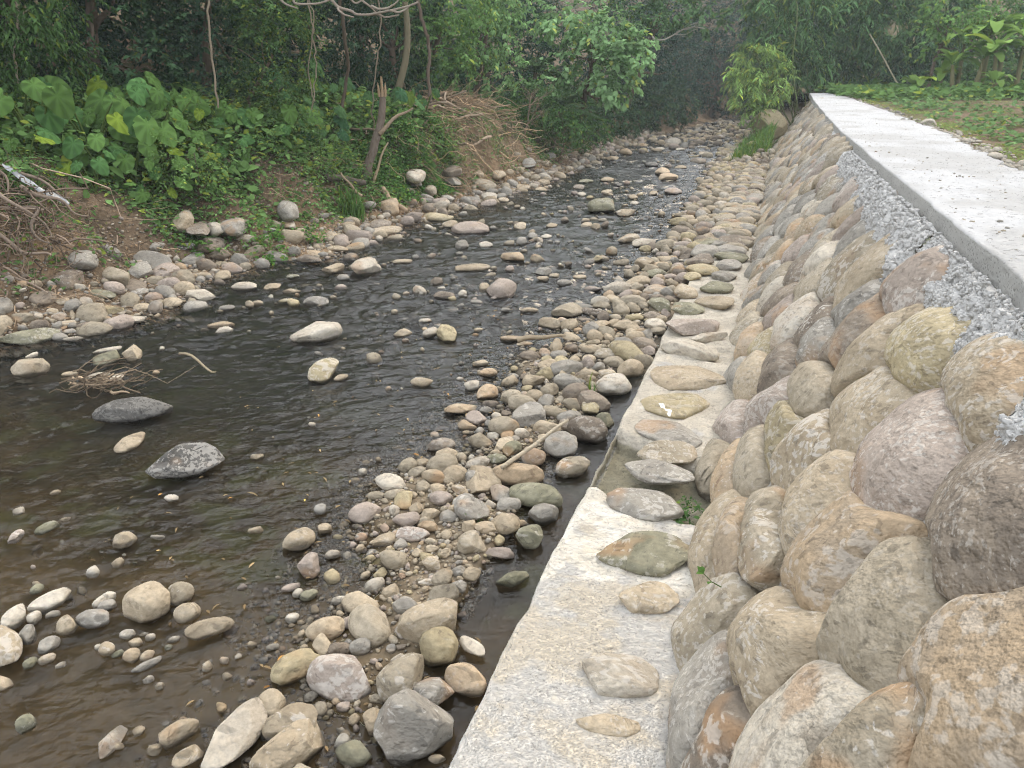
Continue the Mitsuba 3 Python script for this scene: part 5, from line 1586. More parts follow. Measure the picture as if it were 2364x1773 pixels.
# big heart-shaped leaves
def heart(m=28):
    a = np.linspace(-np.pi, np.pi, m + 1)[:-1] + np.pi / m
    rad = .5 * (1 - .28 * np.cos(a) ** 2 * (np.cos(a) < 0)) * (1 - .42 * np.exp(-((np.abs(a) - np.pi) / .32) ** 2))
    x = rad * np.cos(a) * 1.15 + .42 + .16 * np.clip(np.cos(a), 0, 1) ** 3
    y = rad * np.sin(a) * .92
    return x, y


HX, HY = heart()


def big_leaf(mb, base, direction, normal, L, col, r):
    ax = unit(np.asarray(direction, float))
    side = unit(np.cross(normal, ax))
    up = np.cross(ax, side)
    m = len(HX)
    rows_ = []
    for k in (.5, 1.0):
        x = .38 + (HX - .38) * k
        y = HY * k
        zz = -.45 * y ** 2 - .20 * np.clip(x - .3, 0, 1) ** 2 + k * .035 * np.cos(np.arange(m) * np.pi / 2) + .04 * k * r.normal()
        rows_.append(np.stack([x, y, zz], 1))
    pts = np.vstack([[[.38, 0, -.02]], *rows_])
    v = np.asarray(base) + L * (pts[:, :1] * ax + pts[:, 1:2] * side + pts[:, 2:] * up)
    q = np.arange(m)
    f = np.vstack([np.stack([q * 0, 1 + q, 1 + (q + 1) % m], 1), np.stack([1 + q, 1 + m + q, 1 + m + (q + 1) % m], 1), np.stack([1 + q, 1 + m + (q + 1) % m, 1 + (q + 1) % m], 1)])
    c = np.repeat(np.asarray(col)[None], len(v), 0)
    c[0] *= 1.2
    c[1:1 + m] *= np.where(np.arange(m)[:, None] % 4 < 2, .80, 1.10)
    c[1 + m:] *= np.where(np.arange(m)[:, None] % 4 < 2, .78, 1.15)
    mb.add(v, f, c)
    return np.asarray(base) + L * .10 * ax


def taro(x, y, n, size, label, seed, base=(.11, .20, .06), group=None, high=1.0):
    r = np.random.default_rng(seed)
    key = name('big_leaved_plant')
    root = g3(x, y, -.03)
    st = MB()
    for i in range(n):
        a = r.uniform(-2.3, 1.9) - .3
        lean = r.uniform(.25, .8)
        hgt = size * high * r.uniform(.7, 1.5)
        tip = root + [math.cos(a) * lean * hgt * .8, math.sin(a) * lean * hgt * .8, hgt]
        d = np.array([math.cos(a), math.sin(a), -r.uniform(.25, 1.3)])
        # blades tip outwards and lean towards the open stream
        nrm = unit(np.array([.75, -.55, .75]) + np.array([math.cos(a), math.sin(a), 0]) * .5 + r.normal(size=3) * .3)
        d = unit(d - nrm * (d @ nrm))
        L = min(.54, size * r.uniform(.30, .68))
        u = r.uniform()
        col = np.asarray(base) * math.exp(r.normal() * .16) * (np.array([1.7, 1.35, .75]) if u < .13 else np.array([.8, .92, 1.1]) if u < .4 else 1)
        mb = MB()
        e = big_leaf(mb, tip, d, nrm, L, col, r)
        mb.put(key + '__leaf', 'leaf_mat')
        mid = root * .45 + tip * .55 + [0, 0, .18 * hgt]
        s = np.linspace(0, 1, 8)[:, None]
        st.add(*tube((1 - s) ** 2 * root + 2 * s * (1 - s) * mid + s ** 2 * e, np.linspace(.022, .010, 8) * size * 1.3, 5), (.11, .16, .05))
    st.put(key + '__stalks', 'leaf_mat')
    tag(key, label, 'plant', group)


TP = [(-13.0, 11.4, 6, 1.05, 'tallest heart-leaved plant at the left edge with scalloped leaves'), (-12.6, 10.7, 4, .7, 'heart-leaved plant at the left edge with a yellow-green leaf'),
      (-12.9, 12.5, 6, .95, 'heart-leaved plant second from the left edge'), (-12.4, 12.2, 5, .75, 'low heart-leaved plant in front of the second from the left'), (-12.9, 13.5, 6, .9, 'heart-leaved plant in the middle of the large clump'),
      (-12.2, 13.4, 6, .85, 'bright heart-leaved plant in the front of the large clump'), (-12.6, 14.4, 6, .85, 'heart-leaved plant with pale stalks right of the clump middle'), (-11.9, 14.3, 5, .7, 'small heart-leaved plant above the fallen log'),
      (-13.4, 14.2, 5, .85, 'heart-leaved plant high at the back of the clump'), (-11.9, 13.0, 4, .6, 'yellowing heart-leaved plant low at the foot of the clump'), (-13.7, 12.7, 5, .8, 'shaded heart-leaved plant under the vine-covered tree'),
      (-11.7, 15.6, 4, .55, 'heart-leaved plant at the right end of the log'), (-11.5, 17.0, 6, .72, 'heart-leaved plant with shining leaves below the creeper column'), (-11.1, 16.5, 3, .5, 'little heart-leaved plant on the bare bank'),
      (-13.6, 21.0, 6, .95, 'heart-leaved plant in the shade below the hanging creepers'), (-13.0, 20.4, 5, .8, 'heart-leaved plant left of the broken trunk, deep green'), (-14.3, 20.6, 6, 1.0, 'dark heart-leaved plant at the back of the gap'),
      (-12.6, 21.6, 5, .85, 'heart-leaved plant just behind the broken trunk'), (-11.0, 22.9, 5, .7, 'heart-leaved plant right of the broken trunk'), (-10.8, 23.8, 4, .6, 'bright small heart-leaved plant on the bank edge right of the trunk'),
      (-11.3, 18.3, 3, .45, 'two-leaved seedling on the bare slope left of the trunk'), (-11.9, 31.2, 3, .6, 'heart-leaved plant behind the heap of branches'), (-10.6, 31.8, 3, .5, 'heart-leaved plant at the right end of the heap'),
      (-13.6, 11.0, 5, .9, 'heart-leaved plant cut by the left picture edge'), (-12.2, 11.7, 4, .6, 'drooping heart-leaved plant over the roots')]
MORE = [(-12.3, 15.2, 'heart-leaved plant above the middle of the fallen log'), (-12.9, 15.4, 'heart-leaved plant behind the light bush'), (-12.0, 16.0, 'heart-leaved plant between the log and the creeper column'), (-11.4, 14.9, 'low heart-leaved plant just below the log'), (-12.2, 12.7, 'pale low heart-leaved plant at the front of the clump'),
        (-13.3, 13.3, 'heart-leaved plant deep in the clump'), (-11.6, 12.6, 'small heart-leaved plant low on the slope above the stones'), (-13.4, 15.2, 'shaded heart-leaved plant behind the clump, right'), (-13.9, 11.9, 'shaded heart-leaved plant at the far left'), (-11.0, 18.0, 'small bright heart-leaved plant left of the broken trunk foot'),
        (-11.8, 19.3, 'heart-leaved plant in the hollow behind the long thin branch'), (-12.4, 18.9, 'heart-leaved plant right of the creeper column'), (-14.2, 22.2, 'dim heart-leaved plant under the twisted creeper'), (-11.2, 21.9, 'heart-leaved plant touching the broken trunk on its right')]
TP += [(x, y, 5, .55 + .12 * (k % 3), lab) for k, (x, y, lab) in enumerate(MORE)]
for i, (x, y, n, s, lab) in enumerate(TP):
    taro(x, y, n, s, lab, 500 + i, (.11, .20, .058) if y < 18 else (.070, .135, .055))

# low growth, litter and twigs over the slope
def cover(key, label, cat, n, ys_, d0, d1, keep, leaf, base, seed, ratio=.55, lift=.05, bsdf='leaf_mat', shape=DIAMOND, flat=.35, yellow=.1, cl_=(9, .16)):
    r = np.random.default_rng(seed)
    y = r.uniform(*ys_, n)
    d = r.uniform(d0, d1, n)
    x = xwater(y) - d
    k = r.uniform(size=n) < keep(x, y, d)
    x, y = x[k], y[k]
    per, rad = cl_
    i = np.repeat(np.arange(len(x)), per)
    m = len(i)
    X_, Y_ = x[i] + r.normal(size=m) * rad, y[i] + r.normal(size=m) * rad
    Z_ = ground(X_, Y_) + lift * r.uniform(0, 2.2, m)
    a = r.uniform(0, 6.28, m)
    ax = np.stack([np.cos(a), np.sin(a), r.normal(size=m) * .4 - .15], 1)
    nm = unit(np.array([.45, -.25, 1]) + r.normal(size=(m, 3)) * flat)
    L = leaf * np.exp(r.normal(size=m) * .3)
    mb = MB()
    leaves(mb, np.stack([X_, Y_, Z_], 1), ax, nm, L, L * ratio, tint(r, m, base, .25, yellow) * np.exp(r.normal(size=(len(x), 1)) * .2)[i], shape)
    tag(mb.put(key, bsdf), label, cat, kind='stuff')


patch = lambda x, y, s, seed, lo: (meshkit.fbm(np.stack([x * s, y * s, x * 0 + seed], -1), 3, seed) > lo)
bare = lambda y: np.clip((y - 23.0) / 1.0, 0, 1) * np.clip((32.5 - y) / 1.0, 0, 1)
cover('ground_cover', 'low green weeds and creepers covering the left bank', 'weeds', 15000, (7, 46), 1.25, 5.5, lambda x, y, d: np.clip((d - 1.1) / .6, 0, 1) * (.35 + .65 * patch(x, y, .9, 3, .42)) * (1 - .72 * bare(y)) * (1 - .88 * (y < 12) * (d < 2.9)), .10, (.082, .145, .050), 801, cl_=(9, .18), lift=.08)
cover('undergrowth', 'mixed broad-leaved undergrowth filling the slope of the left bank', 'undergrowth', 1500, (8, 23.5), 2.0, 6.0, lambda x, y, d: (.3 + .7 * patch(x, y, .8, 9, .42)) * np.clip((d - np.interp(y, [8, 11, 13, 24], [3.6, 3.2, 2.3, 1.9])) / .5, 0, 1), .19, (.085, .150, .050), 805, lift=.28, cl_=(8, .26), shape=OVAL, ratio=.6, flat=.5, yellow=.10)
cover('creeper', 'dark creeping leaves under the trees of the left bank', 'weeds', 5200, (7, 60), 4.5, 11, lambda x, y, d: .9 + 0 * x, .15, (.050, .092, .040), 802, lift=.14, cl_=(11, .35))
cover('hanging_weeds', 'bright green creeper hanging over the edge of the bank right of the broken trunk', 'weeds', 1300, (19.6, 23.6), 1.2, 2.7, lambda x, y, d: .9 * patch(x, y, 1.4, 4, .40), .075, (.062, .130, .036), 803, lift=.10, cl_=(11, .14))
cover('leaf_litter', 'dry brown leaves and bits of wood lying on the left bank', 'leaf litter', 4200, (7, 40), .5, 6, lambda x, y, d: .4 + .6 * (d < 2.5), .075, (.20, .145, .095), 804, ratio=.4, lift=.012, cl_=(4, .2), yellow=.0)


def sticks(key, label, cat, n, place, length, rad, color, seed, kind='stuff', amp=.08):
    r = np.random.default_rng(seed)
    mb = MB()
    for i in range(n):
        a, d = place(r)
        L = length * math.exp(r.normal() * .45)
        mb.add(*tube(wander(a, a + unit(d) * L, 6, amp, r), np.linspace(rad, rad * .45, 6) * math.exp(r.normal() * .35), 4, cap=False), np.asarray(color) * math.exp(r.normal() * .35))
    return tag(mb.put(key, 'wood_mat'), label, cat, kind=kind)


def on_bank(y0, y1, d0, d1, dz=.03, slope=(.5, 0, -.35)):
    def go(r):
        y = r.uniform(y0, y1)
        x = float(xwater(np.array([y]))[0]) - r.uniform(d0, d1)
        return g3(x, y, dz + abs(r.normal()) * .03), r.normal(size=3) * [1, 1, .35] + np.array(slope)
    return go


sticks('dry_twigs', 'dry twigs and dead stems scattered down the left bank', 'twigs', 420, on_bank(7.5, 24, .6, 3.4), .5, .008, (.24, .18, .125), 811)
sticks('exposed_roots', 'thin roots and dead stems hanging down the bare cut bank', 'roots', 620, on_bank(18.5, 33.5, .9, 2.8, .05, (.5, 0, -1.3)), .8, .012, (.33, .25, .165), 812)

# heap of dead branches on the bank edge
key = name('branch_heap')
def heap(r):
    y = r.normal(27.4, 3.2)
    x = r.normal(-11.3, 1.0)
    return g3(x, y, .05 + .6 * math.exp(-((y - 27.4) / 3.4) ** 2) * math.exp(-((x + 11.3) / .9) ** 2) * r.uniform(.1, 1)), np.array([r.normal() * .6 + .15, r.normal() * 1.0, r.normal() * .16])
sticks(key + '__twigs', None, None, 1100, heap, .9, .013, (.33, .245, .165), 821)
rr = np.random.default_rng(822)
for i in range(26):
    a, d = heap(rr)
    L = rr.uniform(1.0, 2.4)
    mb = MB()
    mb.add(*tube(wander(a - unit(d) * L / 2, a + unit(d) * L / 2, 9, .05, rr), np.linspace(.045, .02, 9) * rr.uniform(.7, 1.3), 6), np.asarray((.34, .27, .20)) * rr.uniform(.7, 1.2))
    mb.put(key + '__branch', 'wood_mat')
tag(key, 'brown heap of dead branches and flood wood on top of the cut bank', 'branches')


def branchy(key, label, cat, base, direction, L, rad, color, seed, depth=3, kids=4, spread=.8, droop=0.0, keyed=None):
    r = np.random.default_rng(seed)
    mb = MB()
    def grow(a, d, L_, rad_, lev):
        p = wander(a, a + unit(d) * L_, 8, .07, r, -droop)
        mb.add(*tube(p, np.linspace(rad_, rad_ * .4, 8), 6 if lev == depth else 4, cap=lev == depth), np.asarray(color) * math.exp(r.normal() * .1))
        if lev > 0:
            for _ in range(kids):
                k = r.integers(2, 8)
                grow(p[k], unit(d) + r.normal(size=3) * spread, L_ * r.uniform(.4, .7), rad_ * .55 * (1 - k * .06), lev - 1)
    grow(np.asarray(base, float), np.asarray(direction, float), L, rad, depth)
    return tag(mb.put(key, 'wood_mat'), label, cat)


branchy(name('dead_shrub'), 'grey-brown dead shrub with pale bare branches at the right end of the cut bank', 'shrub', g3(-10.0, 31.8, -.1), (.35, .1, 1), 1.7, .05, (.25, .19, .145), 831, 3, 6, .75)
branchy(name('dead_shrub'), 'tangle of fine dead brushwood hanging down to the stones beside the dead shrub', 'shrub', g3(-9.6, 33.0, .9), (.6, -.1, -.4), 1.4, .03, (.22, .165, .125), 832, 3, 7, .7)
ARCHES = [[(-10.84, 16.29, 5.16), (-10.69, 16.37, 5.00), (-10.42, 16.44, 4.91)], [(-10.48, 16.35, 5.19), (-10.44, 16.33, 4.99), (-10.06, 16.64, 5.01), (-9.81, 16.77, 5.09), (-9.76, 16.78, 5.21)],
          [(-10.3, 17.6, 5.9), (-9.96, 16.99, 5.20), (-9.76, 17.04, 4.96), (-9.52, 17.22, 4.90), (-9.44, 17.25, 4.83), (-9.24, 17.43, 4.83), (-8.76, 17.63, 4.92), (-8.35, 17.80, 5.02), (-8.15, 17.85, 5.10)],
          [(-9.76, 17.04, 4.96), (-9.69, 16.9, 4.90), (-9.53, 16.88, 4.80), (-9.40, 17.06, 4.76)], [(-9.5, 17.3, 5.3), (-9.26, 17.32, 5.09), (-9.14, 17.46, 4.98), (-9.11, 17.60, 4.88)], [(-8.76, 17.63, 4.92), (-8.64, 17.48, 4.90), (-8.47, 17.47, 4.86), (-8.35, 17.65, 4.95), (-8.14, 17.52, 5.03)],
          [(-9.24, 17.43, 4.83), (-9.08, 17.62, 4.86), (-8.90, 17.63, 4.78), (-8.61, 17.77, 4.84)], [(-9.02, 17.23, 4.99), (-8.96, 17.39, 4.94), (-8.76, 17.48, 4.95), (-8.56, 17.48, 5.04), (-8.46, 17.55, 5.16)], [(-9.76, 17.04, 5.3), (-9.40, 16.87, 5.15), (-9.29, 17.00, 5.02), (-9.13, 17.09, 5.12)]]
mb = MB()
for k, path in enumerate(ARCHES):
    P = np.asarray(path)
    t = np.linspace(0, len(P) - 1, 6 * len(P))
    q = np.stack([np.interp(t, np.arange(len(P)), P[:, m]) for m in range(3)], 1)
    for _ in range(3):
        q[1:-1] = .5 * q[1:-1] + .25 * (q[:-2] + q[2:])
    mb.add(*tube(q, np.linspace(.032, .016, len(q)) * (1.3 if k == 2 else 1), 6), (.30, .26, .215))
tag(mb.put(name('bare_branch'), 'wood_mat'), 'pale bare branches of a dead limb arching down from the top of the picture', 'branch')
branchy(name('bare_branch'), 'pale forked branch stretching over the dark end of the stream', 'branch', (-7.6, 49, 6.0), (1, -.1, .12), 3.0, .06, (.30, .28, .24), 835, 2, 3, .4)
branchy(name('bare_branch'), 'small pale leafless branch low over the far stream', 'branch', (-3.4, 55, 3.0), (1, -.1, .55), 1.8, .05, (.33, .31, .22), 836, 2, 2, .3)

# the broken trunk, the leaning trunk behind it and the fallen wood
key = name('broken_trunk')
mb = MB()
q = np.array([[-10.55, 19.15, .75], [-10.50, 19.3, 1.3], [-10.34, 19.5, 1.9], [-10.20, 19.7, 2.45], [-10.20, 19.8, 3.1]])
s = np.linspace(0, 4, 18)
c = np.stack([np.interp(s, np.arange(5), q[:, k]) for k in range(3)], 1)
c += np.random.default_rng(3).normal(size=c.shape) * .012
mb.add(*tube(c, np.interp(s, [0, 1, 3, 4], [.135, .12, .105, .085]), 10), (.155, .125, .10))
for k in range(6):
    a = k * 1.05
    b = c[-1] + [math.cos(a) * .08, math.sin(a) * .08, -.06]
    mb.add(*tube([b, b + [math.cos(a) * .03, math.sin(a) * .03, .12 + .1 * (k % 3)], b + [math.cos(a) * .05, math.sin(a) * .02, .2 + .16 * (k % 3)]], [.045, .03, .006], 5), (.34, .25, .16))
mb.put(key + '__trunk', 'wood_mat')
mb = MB()
mb.add(*tube(wander((-10.2, 19.5, 2.1), (-9.55, 20.3, 2.75), 8, .04, np.random.default_rng(4)), np.linspace(.06, .025, 8), 6), (.26, .20, .14))
mb.put(key + '__branch', 'wood_mat')
mb = MB()
mb.add(*tube(wander((-10.35, 19.2, .75), (-9.95, 19.5, 1.9), 8, .03, np.random.default_rng(5)), np.linspace(.05, .02, 8), 6), (.36, .28, .19))
mb.put(key + '__split_wood', 'wood_mat')
tag(key, 'dead grey trunk snapped off at the top, leaning on the bank', 'tree trunk')
mb = MB()
mb.add(*tube(wander((-12.5, 23.6, 1.9), (-11.7, 24.6, 5.8), 14, .05, np.random.default_rng(6)), np.linspace(.15, .09, 14), 8), (.16, .14, .09))
tag(mb.put(name('leaning_trunk'), 'wood_mat'), 'mossy trunk leaning right behind the broken one', 'tree trunk')
for (a, b, rad, col, lab) in [((-12.05, 14.35, 2.05), (-11.1, 15.35, 1.62), .075, (.27, .215, .16), 'broken pale log lying on the slope below the big leaves'), ((-10.7, 17.4, 1.15), (-10.2, 18.5, .95), .10, (.10, .085, .07), 'dark log half buried in weeds left of the broken trunk'),
                              ((-10.1, 19.3, .70), (-9.1, 18.7, .22), .085, (.33, .25, .17), 'pale log sloping from the broken trunk down to the stones'), ((-9.75, 17.5, .75), (-10.0, 17.0, 1.35), .035, (.33, .26, .18), 'straight stick standing in the weeds near the grass tuft'),
                              ((-12.5, 30.5, 2.85), (-10.9, 29.6, 2.75), .07, (.34, .30, .25), 'pale log lying on top of the branch heap'), ((-12.2, 20.9, 2.35), (-10.4, 19.8, 2.15), .04, (.24, .19, .14), 'long thin branch lying across behind the broken trunk')]:
    mb = MB()
    r = np.random.default_rng(int(abs(a[0] * 977)))
    mb.add(*tube(wander(a, b, 9, .03, r), rad * (1 - .3 * np.linspace(0, 1, 9)) * (1 + .08 * r.normal(size=9)), 9), col)
    tag(mb.put(name('log'), 'wood_mat'), lab, 'log')
for (a, b, rad, lab) in [((-11.45, 15.0, 6.0), (-11.65, 14.85, 2.9), .022, 'single pale creeper hanging straight down at the left'), ((-10.75, 17.0, 6.1), (-10.85, 17.3, 2.75), .016, 'left one of the pair of thin hanging creepers'), ((-10.62, 17.1, 6.1), (-10.75, 17.35, 2.95), .015, 'right one of the pair of thin hanging creepers'),
                         ((-10.9, 19.4, 6.2), (-12.0, 20.6, 2.6), .05, 'thick twisted creeper slanting down behind the bare branches'), ((-9.9, 19.2, 5.6), (-10.6, 20.0, 2.2), .02, 'hanging creeper just left of the broken trunk'), ((-11.6, 25.3, 6.2), (-11.0, 25.0, 2.35), .06, 'slim dark trunk standing in front of the branch heap'),
                         ((-15.2, 13.4, 6.2), (-14.6, 12.7, 2.8), .025, 'pale thin stem at the left among the feathery leaves')]:
    mb = MB()
    r = np.random.default_rng(int(abs(a[0] * 1777)))
    mb.add(*tube(wander(a, b, 22, .035, r) + r.normal(size=(22, 3)) * .02, rad, 6), (.24, .20, .15) if rad < .04 else (.13, .10, .075))
    tag(mb.put(name('creeper_stem'), 'wood_mat'), lab, 'creeper')

# palm fronds beside the light tree
def frond(mb, base, d, L, r, base_col, n=26, leaflet=.5):
    t = np.linspace(0, 1, n)
    d = unit(np.asarray(d, float))
    p = np.asarray(base) + d * L * t[:, None] + np.array([0, 0, -1]) * (L * .45 * t ** 2)[:, None]
    mb.add(*tube(p, np.linspace(.02, .006, n), 4, cap=False), (.09, .12, .05))
    tg = unit(np.gradient(p, axis=0))
    sd = unit(np.cross(tg, [0, 0, 1]))
    for s in (1, -1):
        ax = unit(tg * .7 + s * sd * .8 + [0, 0, -.35])
        leaves(mb, p[2:], ax[2:], np.cross(ax, tg)[2:] * s, leaflet * np.sin(np.pi * (.12 + .8 * t[2:])), .045, tint(r, n - 2, base_col, .15, .03), DIAMOND)


for k, (x, y, z, lab) in enumerate([(-10.9, 36.4, 3.9, 'palm with long arching fronds behind the dead shrub'), (-9.3, 34.6, 2.3, 'low palm with drooping fronds at the right of the dead shrub')]):
    r = np.random.default_rng(860 + k)
    key = name('palm')
    for a in np.linspace(0, 2 * np.pi, 9)[:-1]:
        mb = MB()
        frond(mb, (x, y, z), (math.cos(a + .2), math.sin(a + .2), .7 + .3 * r.normal()), 1.9, r, (.060, .095, .048))
        mb.put(key + '__frond', 'leaf_mat')
    mb = MB()
    mb.add(*tube([g3(x - .3, y + .2, -.1), (x, y, z)], [.12, .09], 8), BARK)
    mb.put(key + '__trunk', 'wood_mat')
    tag(key, lab, 'palm')

# root tangle with plastic sheeting at the left edge
key = name('root_tangle')
sticks(key + '__fine_roots', None, None, 330, lambda r: (g3(r.normal(-11.35, .45), r.normal(9.15, .75), .05 + r.uniform(0, .45)), r.normal(size=3) * [1, 1, .7] + [.3, -.2, -.5]), .5, .010, (.19, .145, .11), 871, amp=.16)
rr = np.random.default_rng(872)
for i in range(14):
    a = g3(rr.normal(-11.7, .3), rr.normal(9.3, .6), .45)
    mb = MB()
    mb.add(*tube(wander(a, a + [rr.uniform(.3, 1.0), rr.uniform(-.7, .5), -rr.uniform(.3, .9)], 12, .14, rr), np.linspace(.04, .012, 12), 6), np.asarray((.24, .19, .15)) * rr.uniform(.7, 1.3))
    mb.put(key + '__root', 'wood_mat')
tag(key, 'washed-out brown tangle of roots at the left edge of the bank', 'roots')


def rag(key, path, width, label, seed, col=(.62, .65, .68)):
    r = np.random.default_rng(seed)
    n, m = 34, 7
    t = np.linspace(0, len(path) - 1, n)
    p = np.stack([np.interp(t, np.arange(len(path)), np.asarray(path)[:, k]) for k in range(3)], 1)
    w = width * (.55 + .6 * meshkit.noise(np.stack([t * 1.7, t * 0, t * 0], -1), seed)) * np.clip(np.minimum(t, t[-1] - t) * 3 + .25, 0, 1)
    sd = unit(np.cross(np.gradient(p, axis=0), [.5, -.4, .8]))
    s = np.linspace(-.5, .5, m)
    v = p[:, None] + sd[:, None] * (w[:, None] * s[None])[..., None]
    vv = v.reshape(-1, 3)
    vv = vv + (meshkit.fbm(vv * 14, 3, seed)[:, None] - .5) * .09 * np.array([.5, -.4, .8])
    mb = MB()
    mb.add(vv, quads(m, n), col)
    return tag(mb.put(key, 'plastic_mat'), label, 'plastic')


def gz(pts, dz):
    return [g3(x, y, dz) for x, y in pts]


rag(name('plastic_sheet'), gz([(-12.0, 9.75), (-11.75, 9.85), (-11.5, 9.95), (-11.42, 10.1), (-11.3, 10.25)], .40), .12, 'torn whitish plastic sheet caught on the root tangle', 881, (.33, .35, .37))

# ------------------------------------------------------------------ bamboo, field and trees on the right
def bamboo(label, blobs, base, seed, foot, n_culm=14, group=None, leaf=.42, dens=1.15):
    r = np.random.default_rng(seed)
    key = name('bamboo')
    mb = MB()
    crown(mb, r, blobs, leaf, base, per=9, shape=DIAMOND, ratio=.17, droop=.75, twig=.55, spread=.42, yellow=.10, dens=dens)
    tag(mb.put(key + '__foliage', 'leaf_mat'), kind='stuff')
    b = np.asarray(blobs)
    for k in range(n_culm):
        a = np.asarray(foot) + [r.normal() * .7, r.normal() * .7, 0]
        t = b[r.integers(len(b)), :3] + r.normal(size=3) * [.8, .8, .8] + [0, 0, 1.0]
        m = MB()
        m.add(*tube(wander(a, t, 9, .05, r, -.06), np.linspace(.045, .02, 9), 6), np.asarray((.12, .14, .06)) * r.uniform(.7, 1.3))
        m.put(key + '__culm', 'wood_mat')
    tag(key, label, 'bamboo', group)


bamboo('pale green bamboo clump drooping over the stream at the end of the wall', [(-1.5, 47.2, 4.6, 1.3, 1.3, 1.0), (-2.0, 46.6, 3.4, 1.0, 1.1, .9), (-1.5, 46.4, 2.2, .7, .8, .6), (-.6, 47.6, 3.6, 1.1, 1.1, .9)], (.150, .225, .075), 901, (-.3, 48.5, .8), 8, leaf=.34)
bamboo('tall dark bamboo left of the wall end', [(-.2, 52.8, 7.2, 2.4, 2.0, 1.8), (-.8, 52.2, 5.4, 1.6, 1.5, 1.2), (.9, 53.5, 4.6, 1.6, 1.6, 1.4), (-.3, 53, 8.4, 2.6, 2.6, 1.0)], (.070, .125, .055), 902, (.8, 54, .9))
bamboo('tall bamboo mass right behind the wall end', [(2.6, 56.3, 6.2, 2.2, 2.0, 2.0), (4.6, 56.2, 7.2, 2.2, 2.0, 1.9), (2.6, 57, 4.2, 2.0, 1.6, 1.3), (4, 57.5, 8.8, 3.2, 2.6, 1.2)], (.066, .120, .054), 903, (3.5, 57.5, 2.6))
bamboo('dark bamboo behind the leaning pole', [(6.8, 59.5, 6.4, 2.6, 2.2, 2.4), (8.6, 60.5, 5.4, 2.0, 2.0, 1.9), (6.4, 59, 3.8, 2.4, 1.6, 1.1), (7.5, 60.5, 8.8, 3.2, 2.8, 1.2)], (.050, .092, .048), 904, (7, 60.5, 3.0))
tree('tree', 'small field tree with a leaning trunk and layered light green crown', 'tree', [(8.7, 52, 6.3, 1.5, 1.4, .55), (7.4, 51.8, 6.5, 1.0, 1.1, .45), (9.9, 52.2, 6.7, 1.1, 1.1, .5), (8.6, 52, 7.4, 1.7, 1.6, .7), (7.0, 52, 5.2, .5, .6, .3)], (.110, .195, .065), .22, (7.75, 51.6, 2.75), seed=911, rad=.13, shape=OVAL, limbs=9, dens=.8)
for i, (x, y, z, s, lab) in enumerate([(13, 70, 7, 3.4, 'leafy tree behind the banana plants'), (18, 68, 7, 3.4, 'leafy tree at the right edge of the field'), (9.5, 66, 6, 2.6, 'leafy tree in the gap left of the banana plants'), (23, 70, 7, 4, 'leafy tree right beyond the banana plants'), (14, 66, 4.6, 2.0, 'bush under the banana plants'), (1, 72, 6, 4, 'dim tree behind the tall bamboo')]):
    tree('tree', lab, 'tree', [(x, y, z, s, s, s * .8), (x - s * .6, y - .6, z - s * .6, s * .7, s * .7, s * .5), (x + s * .4, y, z + s * .8, s * .8, s * .8, s * .6)], (.080, .145, .052) if i < 5 else BG, .24, (x, y, z - 4.4), seed=920 + i, rad=.2, twig=.7, shape=OVAL)

for i in range(8):
    x = 3.5 + 2.7 * i
    tree('shrub', ['bush at the back of the field behind the leaning pole', 'second bush along the back of the field', 'bush behind the small field tree', 'bush behind the young banana clump, right', 'bush between the banana stems', 'bush at the back of the field under the tall banana', 'bush near the right edge at the back of the field', 'last bush at the right end of the field'][i], 'shrub',
         [(x, 61.5 + (i % 3), 3.9, 1.6, 1.2, 1.1), (x + .9, 61 + (i % 2), 3.3, 1.2, 1.0, .7)], (.062, .112, .045), .20, (x, 62, 2.9), seed=950 + i, rad=.06, droop=.4, limbs=2)


def fz(x, y, dz=0.0):
    return np.array([x, y, float(field_z(np.array([x]), np.array([y]))[0]) + dz])


def banana(x, y, h, seed, label, n=8, group=None, size=1.0):
    r = np.random.default_rng(seed)
    key = name('banana_plant')
    root = fz(x, y, -.05)
    top = root + [r.normal() * .15, r.normal() * .15, h]
    if h > .3:
        mb = MB()
        mb.add(*tube([root, (root + top) / 2, top], [.15, .12, .08], 8), (.17, .16, .08))
        mb.put(key + '__stem', 'wood_mat')
    for k in range(n):
        a = k * 2.4 + r.normal() * .3
        up = r.uniform(.5, 1.7)
        L = size * r.uniform(1.3, 2.1)
        m = 12
        t = np.linspace(0, 1, m)
        d = unit(np.array([math.cos(a), math.sin(a), up]))
        p = top + d * L * t[:, None] + np.array([0, 0, -1]) * (L * r.uniform(.35, .75) * t ** 2.2)[:, None]
        tg = unit(np.gradient(p, axis=0))
        sd = unit(np.cross(tg, [0, 0, 1]))
        w = size * .30 * np.clip(np.sin(np.pi * np.clip((t - .12) / .9, 0, 1)), 0, 1) ** .6 + .012
        nn = np.cross(sd, tg)
        rag_ = 1 - .25 * r.uniform(size=m) * (t > .2)
        v = np.stack([p + sd * (w * rag_)[:, None] + nn * (.25 * w)[:, None], p, p - sd * (w * rag_[::-1])[:, None] + nn * (.25 * w)[:, None]], 1).reshape(-1, 3)
        mb = MB()
        mb.add(v, quads(3, m), np.asarray((.20, .32, .085)) * math.exp(r.normal() * .2) * (np.array([1.5, 1.25, .8]) if r.uniform() < .15 else 1))
        mb.put(key + '__leaf', 'leaf_mat')
    tag(key, label, 'banana plant', group)


